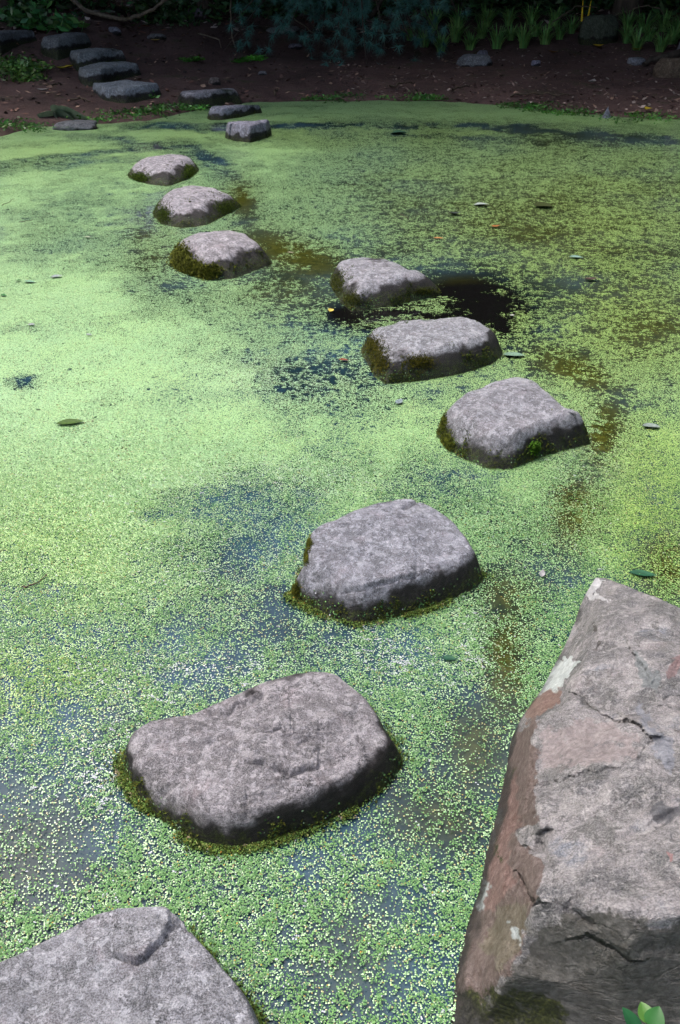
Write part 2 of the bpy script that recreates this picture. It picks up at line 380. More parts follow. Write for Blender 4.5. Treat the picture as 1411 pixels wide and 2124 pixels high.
YEL = [(1350, 1050, 120, 250, 0, 1), (1250, 600, 400, 300, 0, .8), (80, 1150, 260, 160, 0, .5), (60, 1420, 200, 90, 0, .8), (100, 320, 300, 30, 0, .3), (850, 280, 600, 30, 0, .5)]  # yellower weed; on the right the tint paints in the missing sky sheen
def field(px, py, L, mode='sum'):
    f = np.zeros_like(px)
    for cx, cy, rx, ry, a, am in L:
        ca, sa = math.cos(R(a)), math.sin(R(a)); dx, dy = px-cx, py-cy
        u = (dx*ca+dy*sa)/rx; v = (-dx*sa+dy*ca)/ry
        k = am*np.exp(-(u*u+v*v)*.9)
        f = f+k if mode == 'sum' else np.maximum(f, k)
    return f
def cover(x, y):
    px, py = to_px(np.stack([x, y, np.zeros_like(x)], -1))
    near = 1+.55*sm(950, 1200, py)
    wob = .035*np.maximum(py, 200)
    qx = px+wob*fbm(x*4, y*4, oct=3, seed=31)*1.3; qy = py+wob*fbm(x*4+9, y*4, oct=3, seed=33)*.9
    low = near*field(qx, qy, LOW)*(.62+1.1*np.clip(.5+1.2*fbm(x*9, y*9, oct=4, seed=47), 0, 1))
    base = .95+.06*sm(620, 420, px)*sm(560, 700, py)*sm(1250, 1000, py)-.27*sm(520, 800, px)*sm(1000, 620, py)*sm(230, 310, py)-.10*sm(200, 420, px)*sm(900, 600, py)*sm(300, 420, py)-.17*sm(1150, 1700, py)-.05*sm(950, 1150, py)
    base = base-.09*sm(850, 1050, px)*sm(700, 1000, py)
    c = base-low+.12*fbm(x*3.1, y*3.1, oct=4, seed=41)+.10*near*fbm(x*11, y*11, oct=3, seed=43)-.05
    nf = sm(850, 1100, py)          # close by the weed never opens fully, it only thins out
    flo = .50+.34*fbm(x*13, y*13, oct=4, seed=44)+.10*fbm(x*3.5, y*3.5, oct=2, seed=46)
    op = field(qx, qy, [(590, 1278, 30, 20, 20, .35), (650, 1335, 50, 18, 0, .15), (820, 1672, 60, 22, -10, .3), (500, 1380, 60, 16, -5, .2), (540, 1190, 30, 40, 0, .2), (1055, 1370, 28, 130, 4, .26), (985, 1560, 60, 80, 0, .22), (55, 1700, 100, 90, 0, .2), (860, 1715, 130, 45, -8, .18), (760, 1900, 60, 120, 0, .14), (1065, 1235, 50, 32, 0, .28), (1250, 900, 22, 80, 8, .2), (1205, 1050, 26, 80, 18, .2), (820, 2060, 50, 80, 0, .15), (700, 1780, 60, 50, 0, .1)])
    c = c*(1-nf)+nf*np.maximum(c, flo-op)
    return np.clip(c, -.3, 1.0)
STONE_RINGS = []
wx = axis((-9.8, -4, .12), (-4, 4, .03), (4, 8.8, .12)); wy = axis((-3.2, .4, .2), (.4, 3, .02), (3, 6, .03), (6, 12.9, .035))
WX, WY = np.meshgrid(wx, wy); V = np.stack([WX, WY, np.zeros_like(WX)], -1).reshape(-1, 3)
px_, py_ = to_px(V)
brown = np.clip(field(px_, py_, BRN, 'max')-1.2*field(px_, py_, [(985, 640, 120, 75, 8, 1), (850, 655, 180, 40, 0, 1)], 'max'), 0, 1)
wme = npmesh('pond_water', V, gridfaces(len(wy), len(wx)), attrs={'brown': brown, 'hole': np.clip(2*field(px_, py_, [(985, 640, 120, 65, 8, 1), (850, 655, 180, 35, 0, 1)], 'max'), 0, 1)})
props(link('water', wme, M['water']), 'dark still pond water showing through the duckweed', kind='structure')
V2 = V.copy(); V2[:, 2] = .004
dme = npmesh('duckweed', V2, gridfaces(len(wy), len(wx)), attrs={'cover': cover(V[:, 0], V[:, 1]), 'scum': np.clip(field(px_, py_, SCUM, 'max'), 0, 1), 'yel': np.clip(field(px_, py_, YEL, 'max'), 0, 1), 'spk': sm(820, 1150, py_)})
props(link('duckweed', dme, M['duck']), 'bright green duckweed carpet floating over the whole pond', kind='stuff')

# ------------------------------------------------------------------ stones
def inside(poly, x, y):
    c = np.zeros(x.shape, bool); n = len(poly); j = n-1
    for i in range(n):
        xi, yi = poly[i]; xj, yj = poly[j]
        m = ((yi > y) != (yj > y)) & (x < (xj-xi)*(y-yi)/((yj-yi)+1e-12)+xi); c ^= m; j = i
    return c
def seg_dist(x, y, pl):
    best = np.full(np.shape(x), 1e9)
    for (ax_, ay_), (bx, by) in zip(pl[:-1], pl[1:]):
        dx, dy = bx-ax_, by-ay_; t = np.clip(((x-ax_)*dx+(y-ay_)*dy)/(dx*dx+dy*dy+1e-9), 0, 1)
        best = np.minimum(best, np.hypot(x-ax_-t*dx, y-ay_-t*dy))
    return best
def resample(P, n):
    P = np.asarray(P, float); Q = np.vstack([P, P[:1]])
    d = np.r_[0, np.cumsum(np.linalg.norm(np.diff(Q[:, :2], axis=0), axis=1))]
    s = np.linspace(0, d[-1], n, endpoint=False)
    return np.stack([np.interp(s, d, Q[:, k]) for k in range(Q.shape[1])], -1)
def smooth_loop(P, k=2):
    for _ in range(k): P = (np.roll(P, 1, 0)+2*P+np.roll(P, -1, 0))/4
    return P
STONES = []
def make_stone(label, trace, h, inset=(.14, .10), na=160, nr=46, seed=0, tilt=(0, 0), rough=1.0, tint=(1, 1, 1), bank=False, moss=1.0, group=None, name='stepping_stone', flare=.10, dome=.15, features=None, cat='stepping stone', wetup=.0, grow=.02):
    tr = np.array(trace, float); zb = 0.0
    if bank:
        low = tr[tr[:, 1] > tr[:, 1].mean()]; q = on_ground(low[:, 0].mean(), low[:, 1].mean()); zb = q[2]
    W = np.array([np.r_[at(x, y, zb+t*h*.82)[:2], t] for x, y, t in tr])
    c0 = W[:, :2].mean(0)
    # waterline sits a little outside the visible shoulder
    dirv = W[:, :2]-c0; L = np.linalg.norm(dirv, axis=1, keepdims=True)
    W[:, :2] = c0+dirv*(1+grow*W[:, 2:3])
    P = smooth_loop(resample(W, na), 4 if na > 100 else 2)
    # centroid
    c0 = P[:, :2].mean(0)
    rel = P[:, :2]-c0; t = P[:, 2]
    rad = np.linalg.norm(rel, axis=1).mean()
    ins = inset[0]*(1-t)+inset[1]*t
    rho = np.r_[np.linspace(1.0+2*flare, 1.0, 6)[:-1], 1-np.linspace(0, 1, nr)**1.25]
    rho[-1] = .004
    pts = []
    for r_ in rho:
        if r_ >= 1:
            z = np.full(na, -(r_-1)/(2*flare+1e-6)*max(.14, h))
        else:
            u = np.clip((1-r_)/ins, 0, 1)
            prof = np.where(u < 1, (1-(1-u)**2.3), 1.0)*(1-dome)+dome*(1-r_**2)
            z = h*prof
        xy = c0+rel*r_
        pts.append(np.column_stack([xy, z]))
    V = np.concatenate(pts)
    rx, ry = V[:, 0]-c0[0], V[:, 1]-c0[1]
    rr = np.repeat(rho, na)
    up = sm(1.0, .75, rr)
    V[:, 2] += up*(tilt[0]*rx+tilt[1]*ry)
    k = 1.0/max(rad, .1)
    q = V+seed*3.17
    # lumps, terraces, pits
    lump = fbm(q[:, 0]*k*1.1, q[:, 1]*k*1.1, q[:, 2]*k*1.1, 3, seed)
    T = fbm(q[:, 0]*k*1.7, q[:, 1]*k*2.6, q[:, 2]*k*2+lump, 4, seed+50)
    st = T*5.0; fl = np.floor(st); fr = st-fl
    terr = (fl+sm(.25, .75, fr))/5.0
    fine = fbm(q[:, 0]*22, q[:, 1]*22, q[:, 2]*22, 4, seed+90)
    ridged = 1-np.abs(fbm(q[:, 0]*k*3, q[:, 1]*k*3, q[:, 2]*k*3, 4, seed+70))*2
    side = sm(0.0, .25, 1-rr)
    dz = rough*(rad*.085*lump*up+rad*.06*terr*up+.007*fine-rad*.006*np.clip(ridged-.75, 0, 1)*4*up)
    V[:, 2] += dz
    # sideways ruggedness on the flanks
    n2 = fbm(q[:, 0]*k*2.2, q[:, 1]*k*2.2, q[:, 2]*9, 4, seed+120)
    s_ = 1+.028*rough*n2*sm(.35, .9, rr)
    V[:, 0] = c0[0]+rx*s_; V[:, 1] = c0[1]+ry*s_
    if features:
        qx, qy = to_px(V+np.array([0, 0, zb])); qx = qx+4*fbm(qx*.06, qy*.06, oct=3, seed=seed+7); qy = qy+4*fbm(qx*.06, qy*.06, oct=3, seed=seed+8)
        for pl, w_, dp, up_ in features:
            d_ = seg_dist(qx, qy, pl); V[:, 2] -= dp*np.exp(-(d_/w_)**2)
            if up_:
                xs = np.array([p_[0] for p_ in pl], float); ys = np.array([p_[1] for p_ in pl], float); o_ = np.argsort(xs)
                m_ = (qy < np.interp(qx, xs[o_], ys[o_])) & (qx > xs.min()) & (qx < xs.max())
                V[:, 2] += np.where(m_, up_*np.exp(-d_/60.0), 0)
    hg = V[:, 2].copy()
    ang = np.arctan2(ry, rx)
    org = np.array([c0[0], c0[1], zb]);
    VW = V.copy(); VW[:, 2] += zb
    hg = hg-wetup
    me = npmesh(name, VW-org, gridfaces(len(rho), na, True), col=np.array(tint), attrs={'hgt': hg})
    o = link(name, me, M['stone']); o.location = org
    props(o, label, cat, group)
    STONES.append(dict(o=o, V=VW, F=gridfaces(len(rho), na, True), W=VW[5*na:6*na, :2].copy(), c=c0, rad=rad, zb=zb, h=h, bank=bank, na=na))
    return o

G1 = 'stepping stones crossing the pond'; G2 = 'stepping stones leading up the soil bank'
make_stone('large mottled stone cut off by the bottom edge, raised flake near its tip',
  [(-60, 2035, .9), (0, 2003, .9), (60, 1967, 1), (130, 1932, 1), (200, 1893, 1), (270, 1882, 1), (345, 1880, 1), (378, 1903, 1), (412, 1945, 1), (450, 1990, 1), (490, 2035, 1), (517, 2075, .9), (542, 2130, .8), (570, 2210, .5), (560, 2330, .2), (480, 2440, 0), (300, 2500, 0), (80, 2470, 0), (-90, 2380, .1), (-190, 2230, .4), (-160, 2110, .8)],
  .15, (.2, .10), na=260, nr=90, seed=1, grow=.075, tint=(1.05, 1.06, 1.10), group=G1, rough=.75, features=[([(238, 1983), (262, 1990), (285, 1999), (318, 1972), (342, 1948), (352, 1925)], 3.5, .012, .014), ([(352, 1925), (372, 1912), (392, 1925)], 6, .014, 0), ([(330, 1905), (345, 1915)], 6, .008, 0)])
make_stone('long pinkish grey stone with rough pitted top, nearest whole stone of the row',
  [(250, 1590, 0), (257, 1555, .5), (272, 1522, .9), (300, 1503, 1), (345, 1492, 1), (400, 1482, 1), (438, 1462, 1), (500, 1436, 1), (550, 1415, 1), (610, 1396, 1), (660, 1390, 1), (700, 1400, 1), (722, 1416, 1), (755, 1442, 1), (780, 1475, .95), (803, 1515, .8), (822, 1550, .5), (836, 1580, .1), (800, 1635, 0), (730, 1685, 0), (650, 1725, 0), (560, 1752, 0), (480, 1765, 0), (415, 1757, 0), (370, 1730, 0), (320, 1690, 0), (275, 1640, 0)],
  .105, (.16, .09), na=260, nr=90, seed=2, grow=.05, tint=(1.04, .99, 1.0), group=G1, rough=1.15, features=[([(525, 1580), (562, 1588), (605, 1606), (640, 1594), (660, 1590)], 4, .010, .010), ([(512, 1640), (510, 1700)], 4, .006, 0), ([(440, 1474), (470, 1482), (500, 1462), (545, 1440)], 7, .016, 0), ([(550, 1520), (585, 1510), (600, 1530)], 6, .008, .006), ([(335, 1650), (350, 1635)], 6, .008, 0), ([(620, 1550), (650, 1530), (665, 1550), (640, 1575)], 7, .006, 0), ([(400, 1560), (470, 1530), (560, 1500)], 6, .004, 0)])
make_stone('smooth grey stone with a notched left side and long hairline cracks',
  [(600, 1232, 0), (608, 1208, .4), (632, 1190, .7), (632, 1150, .75), (636, 1112, .85), (655, 1093, 1), (700, 1076, 1), (740, 1056, 1), (790, 1038, 1), (850, 1031, 1), (885, 1040, 1), (915, 1058, 1), (945, 1083, 1), (975, 1118, .9), (997, 1158, .7), (1006, 1190, .2), (990, 1220, 0), (940, 1245, 0), (880, 1270, 0), (810, 1288, 0), (740, 1300, 0), (690, 1287, 0), (640, 1263, 0), (612, 1248, 0)],
  .125, (.26, .12), na=240, nr=80, seed=3, grow=.045, wetup=.005, tint=(.97, .99, 1.07), group=G1, rough=.75, features=[([(682, 1142), (735, 1138), (775, 1154)], 3, .006, .003), ([(660, 1198), (700, 1203), (722, 1200)], 3, .005, 0), ([(705, 1226), (760, 1222), (800, 1208), (862, 1194)], 3.5, .008, .006), ([(836, 1054), (866, 1041)], 4, .010, 0), ([(728, 1106), (765, 1112)], 3, .005, 0), ([(878, 1176), (912, 1178)], 3, .005, 0), ([(655, 1178), (735, 1140)], 3, .003, 0)])
make_stone('grey stone with a pointed right corner and a green tuft on its front edge',
  [(906, 895, .1), (910, 866, .6), (935, 836, .9), (960, 816, 1), (1000, 800, 1), (1040, 787, 1), (1070, 780, 1), (1105, 787, 1), (1132, 807, 1), (1162, 835, 1), (1192, 868, .9), (1212, 895, .6), (1228, 914, .1), (1200, 930, 0), (1150, 942, 0), (1110, 955, 0), (1060, 977, 0), (1010, 975, 0), (965, 957, 0), (930, 935, 0), (912, 912, 0)],
  .14, (.34, .14), na=200, nr=64, seed=14, grow=.035, wetup=.008, tint=(1, 1, 1.05), group=G1, rough=.85)
make_stone('long flat grey stone beside the patch of open black water, brown mossy left flank',
  [(746, 722, .1), (752, 700, .6), (780, 680, .9), (830, 664, 1), (890, 660, 1), (960, 656, 1), (1000, 667, 1), (1030, 684, .9), (1046, 705, .6), (1045, 735, .1), (1020, 757, 0), (950, 779, 0), (880, 791, 0), (800, 799, 0), (775, 782, 0), (758, 750, 0)],
  .135, (.40, .16), na=180, nr=56, seed=5, wetup=0.018, tint=(1, 1.02, 1.06), group=G1, rough=.9, moss=.2)
make_stone('grey stone with a low mossy tail reaching right, just beyond the black open water',
  [(683, 575, .2), (688, 550, .8), (705, 537, 1), (745, 530, 1), (790, 533, 1), (830, 545, 1), (865, 569, .9), (885, 587, .4), (918, 608, 0), (890, 620, 0), (840, 630, 0), (780, 641, 0), (730, 648, 0), (705, 627, 0), (690, 600, 0)],
  .13, (.48, .18), na=150, nr=50, seed=6, wetup=0.018, tint=(1, 1, 1.05), group=G1, moss=.2, rough=.7)
make_stone('domed stone with a bright olive moss cushion on its lower left side',
  [(350, 545, 0), (358, 512, .5), (392, 487, .8), (430, 473, 1), (480, 469, 1), (520, 477, 1), (545, 499, .8), (561, 525, .5), (569, 547, 0), (530, 563, 0), (480, 581, 0), (430, 583, 0), (390, 570, 0), (362, 556, 0)],
  .14, (.55, .28), na=150, nr=50, seed=7, wetup=0.018, tint=(1.05, 1, 1.03), group=G1, moss=.2, rough=.6, dome=.3)
make_stone('low grey stone with green mossy flanks, between the domed stone and the farther one',
  [(316, 445, 0), (325, 418, .5), (350, 397, .8), (380, 384, 1), (412, 382, 1), (450, 389, 1), (478, 406, .6), (504, 427, 0), (472, 446, 0), (430, 468, 0), (380, 475, 0), (335, 467, 0)],
  .115, (.58, .22), na=120, nr=40, seed=8, wetup=0.004, group=G1, moss=.0, rough=.6, tint=(1.05, 1.0, 1.05))
make_stone('flat topped stone with a green mossy right shoulder, farthest of the three on the left',
  [(262, 365, 0), (278, 341, .6), (310, 325, 1), (350, 321, 1), (388, 322, 1), (408, 334, .7), (417, 352, 0), (390, 373, 0), (350, 388, 0), (310, 384, 0), (275, 374, 0)],
  .11, (.55, .16), na=110, nr=36, seed=9, wetup=0.004, group=G1, moss=.0, rough=.6, tint=(1.1, 1.05, 1.1))
make_stone('small slate grey stone standing in the duckweed close to the far shore',
  [(466, 280, .2), (474, 266, .8), (495, 257, 1), (525, 255, 1), (552, 257, 1), (564, 268, .4), (556, 286, 0), (520, 297, 0), (485, 293, 0)],
  .17, (.22, .10), na=100, nr=30, seed=10, group=G1, rough=.5, tint=(.85, .85, 1.0))
make_stone('thin slanting slab stone lying half in the shore mud',
  [(428, 240, .3), (450, 226, 1), (500, 219, 1), (545, 222, .7), (540, 234, 0), (500, 244, 0), (460, 250, 0), (435, 250, 0)],
  .12, (.3, .12), na=90, nr=26, seed=11, group=G1, rough=.7, tint=(.8, .83, .95), tilt=(-.08, 0))
make_stone('flat light topped stone sunk in soil just above the waterline',
  [(366, 203, .3), (398, 189, 1), (450, 186, 1), (495, 191, .8), (498, 200, 0), (440, 212, 0), (395, 216, 0), (370, 212, 0)],
  .12, (.3, .12), na=90, nr=26, seed=12, group=G2, bank=True, rough=.6, tint=(.85, .85, .9))
make_stone('broad blue grey stone, lowest of the stack of three on the bank',
  [(190, 184, .5), (212, 173, 1), (265, 169, 1), (312, 173, 1), (336, 185, .6), (318, 205, 0), (262, 213, 0), (215, 210, 0), (197, 199, .1)],
  .17, (.16, .08), na=100, nr=30, seed=13, group=G2, bank=True, rough=.7, tint=(.72, .82, .86), moss=.6)
make_stone('grey green stone with a small seedling at its front, middle of the stack of three',
  [(161, 155, .5), (180, 138, .9), (215, 130, 1), (258, 127, 1), (284, 133, .9), (293, 148, .4), (278, 160, 0), (240, 165, 0), (212, 173, 0), (180, 174, 0)],
  .17, (.16, .08), na=100, nr=30, seed=4, group=G2, bank=True, rough=.7, tint=(.66, .74, .74), moss=.6)
make_stone('rounded dark stone, highest of the stack of three on the bank',
  [(142, 116, .6), (160, 104, 1), (210, 100, 1), (250, 107, .9), (264, 120, .4), (242, 129, 0), (200, 136, 0), (160, 138, 0), (145, 130, .1)],
  .18, (.2, .1), na=90, nr=28, seed=15, group=G2, bank=True, rough=.7, tint=(.62, .7, .70), moss=.6)
make_stone('very dark two lobed stone above and left of the stack on the bank',
  [(82, 102, .2), (98, 82, .8), (140, 72, 1), (186, 73, .9), (193, 92, .2), (162, 105, 0), (120, 111, 0), (90, 109, 0)],
  .20, (.3, .15), na=90, nr=28, seed=16, group=G2, bank=True, rough=.8, tint=(.5, .55, .55), moss=.6)
make_stone('dark flat stone at the left picture edge, under leafy plants',
  [(-25, 88, .3), (0, 68, 1), (40, 64, 1), (75, 66, .9), (78, 80, .3), (40, 92, 0), (0, 99, 0)],
  .18, (.25, .12), na=80, nr=26, seed=17, group=G2, bank=True, rough=.8, tint=(.5, .55, .58), moss=.6)

# ------------------------------------------------------------------ big boulder at the right
BO = np.array([  # px, py, z of the visible surface
 # left silhouette at the water, top to bottom
 (1238, 1200, .10), (1212, 1240, .06), (1196, 1290, .03), (1166, 1352, .02), (1128, 1428, .02), (1085, 1488, .02), (1063, 1530, .0), (1052, 1600, .0), (1032, 1690, .0), (1010, 1775, .0), (996, 1850, .0), (974, 1912, .0), (955, 1985, .0), (944, 2055, .0), (936, 2130, .0), (925, 2240, .0), (915, 2400, 0),
 # far edge (top)
 (1262, 1202, .13), (1310, 1222, .17), (1365, 1243, .20), (1430, 1270, .22), (1560, 1330, .24), (1750, 1430, .22),
 # ridge between stained side and top
 (1240, 1260, .17), (1232, 1330, .20), (1205, 1400, .21), (1170, 1470, .21), (1105, 1500, .17), (1103, 1600, .20), (1112, 1690, .235), (1070, 1700, .12), (1128, 1780, .26), (1108, 1882, .27), (1075, 1800, .17), (1040, 1840, .12), (1080, 1960, .20), (1010, 1990, .10), (1060, 2030, .17),
 # top
 (1290, 1300, .235), (1380, 1380, .285), (1280, 1430, .27), (1350, 1530, .30), (1220, 1570, .26), (1411, 1650, .34), (1250, 1700, .30), (1330, 1800, .34), (1200, 1800, .29), (1411, 1800, .37), (1560, 1500, .33), (1600, 1800, .40), (1750, 1600, .30), (1750, 2000, .36),
 # front lip of the top
 (1170, 1868, .30), (1240, 1878, .33), (1300, 1898, .345), (1345, 1910, .355), (1420, 1893, .37), (1560, 1900, .39),
 # dark front face
 (1120, 1925, .245), (1160, 1930, .26), (1230, 1950, .27), (1300, 1985, .28), (1411, 1960, .30), (1180, 2030, .19), (1290, 2060, .20), (1411, 2060, .22), (1100, 2090, .10), (1200, 2120, .10), (1300, 2140, .12), (1411, 2140, .14), (1000, 2110, .03), (1050, 2110, .05), (1100, 2200, .02), (1300, 2260, .03), (1560, 2200, .10), (1650, 2350, .0), (1300, 2400, 0), (1750, 2250, 0)], float)
outl = np.array([(1236, 1199), (1210, 1240), (1194, 1290), (1164, 1352), (1126, 1428), (1083, 1488), (1061, 1530), (1050, 1600), (1030, 1690), (1008, 1775), (994, 1850), (972, 1912), (953, 1985), (942, 2055), (934, 2130), (923, 2240), (913, 2400), (1300, 2402), (1652, 2352), (1752, 2250), (1752, 2000), (1752, 1600), (1752, 1430), (1560, 1329), (1430, 1269), (1365, 1241), (1310, 1220), (1262, 1201)], float)
def build_boulder():
    # coarse facets
    r = delaunay_2d_cdt([Vector((p[0], p[1])) for p in BO], [], [], 0, 1e-4)
    cv, cf = np.array([tuple(v) for v in r[0]]), np.array(r[2]); orig = [o_[0] for o_ in r[3]]
    cz = BO[orig, 2]
    ol = resample(outl, 420); ol += 2.2*np.stack([fbm(ol[:, 1]*.03, ol[:, 0]*0, oct=4, seed=3), fbm(ol[:, 0]*.03, ol[:, 1]*0+4, oct=4, seed=4)], -1)
    gx, gy = np.meshgrid(np.arange(930, 1440, 4.0), np.arange(1200, 2160, 4.0)); gx = gx+(np.arange(gx.shape[0]) % 2)[:, None]*2
    gx, gy = gx.ravel()+rng.uniform(-.8, .8, gx.size), gy.ravel()+rng.uniform(-.8, .8, gx.size)
    hx, hy = np.meshgrid(np.arange(900, 1760, 16.0), np.arange(1200, 2420, 16.0)); hx, hy = hx.ravel(), hy.ravel()
    k = (hx > 1440) | (hy > 2160); gx, gy = np.r_[gx, hx[k]], np.r_[gy, hy[k]]
    k = inside(ol, gx, gy) & (seg_dist(gx, gy, np.vstack([ol, ol[:1]])) > 2.0); gx, gy = gx[k], gy[k]
    PX = np.r_[ol[:, 0], gx]; PY = np.r_[ol[:, 1], gy]; n0 = len(ol)
    # piecewise linear z with a slight softening
    def zlin(x, y):
        z = np.full(x.shape, np.nan)
        for a, b, c in cf:
            A, B, Cc = cv[a], cv[b], cv[c]
            den = (B[1]-Cc[1])*(A[0]-Cc[0])+(Cc[0]-B[0])*(A[1]-Cc[1])
            if abs(den) < 1e-6: continue
            w0 = ((B[1]-Cc[1])*(x-Cc[0])+(Cc[0]-B[0])*(y-Cc[1]))/den
            w1 = ((Cc[1]-A[1])*(x-Cc[0])+(A[0]-Cc[0])*(y-Cc[1]))/den
            w2 = 1-w0-w1; m = (w0 >= -1e-6) & (w1 >= -1e-6) & (w2 >= -1e-6)
            z[m] = (w0*cz[a]+w1*cz[b]+w2*cz[c])[m]
        bad = np.isnan(z)
        if bad.any():
            for i in np.where(bad)[0]:
                j = np.argmin((cv[:, 0]-x[i])**2+(cv[:, 1]-y[i])**2); z[i] = cz[j]
        return z
    z = 0
    for dx, dy in ((0, 0), (5, 3), (-5, 4), (3, -6), (-3, -5), (8, 0), (-8, 1), (0, 9)): z = z+zlin(PX+dx, PY+dy)
    z = z/8
    inn = sm(0, 26, seg_dist(PX, PY, np.vstack([ol, ol[:1]])))
    # cracks and ledges (in the plane of the rock)
    CR = [([(1163, 1432), (1200, 1450), (1260, 1480), (1310, 1500), (1350, 1538)], 3.0, .005, 20, .009),
          ([(1128, 1792), (1118, 1755), (1138, 1738)], 13, .032, 0, 0), ([(1085, 1770), (1110, 1778), (1130, 1760)], 9, .016, 0, 0), ([(1075, 1815), (1095, 1850), (1112, 1882)], 4, .012, 14, .008),
          ([(1225, 1310), (1238, 1350), (1225, 1358)], 5, .004, 0, 0), ([(1225, 1950), (1262, 1965), (1300, 1995)], 6, .005, 24, .007),
          ([(1190, 1870), (1175, 1895), (1225, 1930)], 9, .010, 0, 0), ([(1275, 1370), (1292, 1390)], 5, .010, 0, 0),
          ([(1250, 1260), (1300, 1330), (1345, 1400), (1370, 1460)], 5, .003, 26, .007), ([(1380, 1440), (1411, 1438)], 5, .015, 0, 0),
          ([(1100, 1700), (1112, 1640), (1103, 1540), (1106, 1500)], 4, .004, 0, 0), ([(1411, 1690), (1350, 1712), (1300, 1740)], 12, .010, 0, 0),
          ([(1350, 1540), (1300, 1590), (1200, 1610), (1110, 1618)], 4, .002, 22, .005)]
    for pl, w, dp, w2, up in CR:
        wx_ = PX+6*fbm(PX*.05, PY*.05, oct=3, seed=61); wy_ = PY+6*fbm(PX*.05, PY*.05, oct=3, seed=62)
        d = seg_dist(wx_, wy_, pl); z = z-dp*np.exp(-(d/w)**2)
        if w2:
            # raised plate on the upper side of the crack
            xs = np.array([p[0] for p in pl]); ys = np.array([p[1] for p in pl]); o_ = np.argsort(xs)
            sgn = wy_ < np.interp(wx_, xs[o_], ys[o_])
            z = z+np.where(sgn, up*np.exp(-d/(w2*2.0)), 0)*inn
    P3 = np.array([at(a, b, c) for a, b, c in zip(PX, PY, z)])
    q = P3
    lay = fbm(q[:, 0]*3.0+q[:, 2]*3, q[:, 1]*9+q[:, 0]*2.5, q[:, 2]*14, 4, 77)
    st = lay*7; terr = (np.floor(st)+sm(.3, .7, st-np.floor(st)))/7
    big = fbm(q[:, 0]*6, q[:, 1]*6, q[:, 2]*6, 4, 78); fine = fbm(q[:, 0]*34, q[:, 1]*34, q[:, 2]*34, 4, 79)
    P3[:, 2] += inn*(.028*terr+.026*big)+.0035*fine
    r = delaunay_2d_cdt([Vector((a, b)) for a, b in zip(PX, PY)], [(i, (i+1) % n0) for i in range(n0)], [], 1, 1e-5)
    org = np.array([o_[0] for o_ in r[3]])
    F = np.array(r[2]); Vv = P3[org]; X2, Y2 = PX[org], PY[org]; Z2 = z[org]
    # skirt
    inv = {int(a): i for i, a in enumerate(org)}
    ring = np.array([inv[i] for i in range(n0)])
    cc = Vv[ring][:, :2].mean(0)
    prev = ring; allV = [Vv]; tris = []; nxt = len(Vv)
    for lev, (dz_, ex) in enumerate([(-.05, .008), (-.14, .015), (-.4, .04)]):
        rv = Vv[ring].copy(); dd = rv[:, :2]-cc; dd /= np.linalg.norm(dd, axis=1, keepdims=True)
        rv[:, :2] += dd*ex; rv[:, 2] = rv[:, 2]+dz_
        ids = np.arange(nxt, nxt+n0); nxt += n0; allV.append(rv)
        a, b, c, d = prev, np.roll(prev, -1), np.roll(ids, -1), ids
        tris += [np.stack([a, d, b], -1), np.stack([b, d, c], -1)]; prev = ids
    # make the top faces wind upward
    e1 = Vv[F[:, 1]]-Vv[F[:, 0]]; e2 = Vv[F[:, 2]]-Vv[F[:, 0]]; nz = np.cross(e1, e2)[:, 2]
    F[nz < 0] = F[nz < 0][:, ::-1]
    VV = np.concatenate(allV); FF = np.concatenate([F]+tris)
    X3, Y3 = to_px(VV)
    # painted patches: iron stain, lichen, pale pink, a darker front face
    tint = np.full((len(VV), 3), .3); paint = np.zeros(len(VV)); mossy = np.zeros(len(VV))
    wx_ = X3+26*fbm(X3*.03, Y3*.03, oct=5, seed=66, gain=.65); wy_ = Y3+26*fbm(X3*.03, Y3*.03, oct=5, seed=67, gain=.65)
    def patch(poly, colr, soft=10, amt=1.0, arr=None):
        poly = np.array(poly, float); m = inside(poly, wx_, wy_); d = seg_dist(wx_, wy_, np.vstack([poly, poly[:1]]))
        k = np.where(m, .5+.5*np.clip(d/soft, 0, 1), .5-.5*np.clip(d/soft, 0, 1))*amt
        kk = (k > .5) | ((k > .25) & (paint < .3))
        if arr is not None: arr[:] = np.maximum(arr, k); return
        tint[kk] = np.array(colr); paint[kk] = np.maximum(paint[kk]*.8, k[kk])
    patch([(1060, 1520), (1108, 1490), (1110, 1600), (1112, 1700), (1060, 1720), (1128, 1800), (1108, 1885), (1100, 1930), (1040, 2040), (975, 2110), (930, 2110), (950, 1980), (1000, 1830), (1030, 1680), (1045, 1600)], (.16, .105, .085), 12, .9)
    patch([(1040, 1650), (1066, 1600), (1072, 1700), (1050, 1780), (1080, 1830), (1000, 1900), (1000, 1850)], (.24, .13, .105), 10)
    patch([(1030, 1870), (1100, 1860), (1105, 1920), (1030, 2030), (1000, 1960)], (.16, .13, .075), 14, .8)
    patch([(1108, 1450), (1160, 1430), (1170, 1455), (1110, 1492), (1080, 1500)], (.26, .15, .115), 10)
    patch([(1120, 1430), (1138, 1385), (1160, 1380), (1185, 1363), (1196, 1376), (1172, 1396), (1170, 1420), (1145, 1440), (1118, 1444)], (.72, .80, .79), 5, 1.3)
    patch([(1212, 1230), (1236, 1198), (1252, 1206), (1225, 1245)], (.65, .66, .68), 6, 1.2)
    patch([(1230, 1236), (1250, 1228), (1264, 1240), (1240, 1244)], (.65, .66, .68), 4, 1.2)
    patch([(990, 1890), (1004, 1830), (1012, 1865), (996, 1905)], (.62, .7, .7), 5, 1.3)
    patch([(1054, 1915), (1076, 1930), (1074, 1950), (1060, 1940)], (.6, .68, .68), 4, 1.3)
    patch([(1105, 1520), (1180, 1480), (1290, 1490), (1345, 1540), (1290, 1590), (1110, 1600)], (.36, .31, .31), 22, .6)
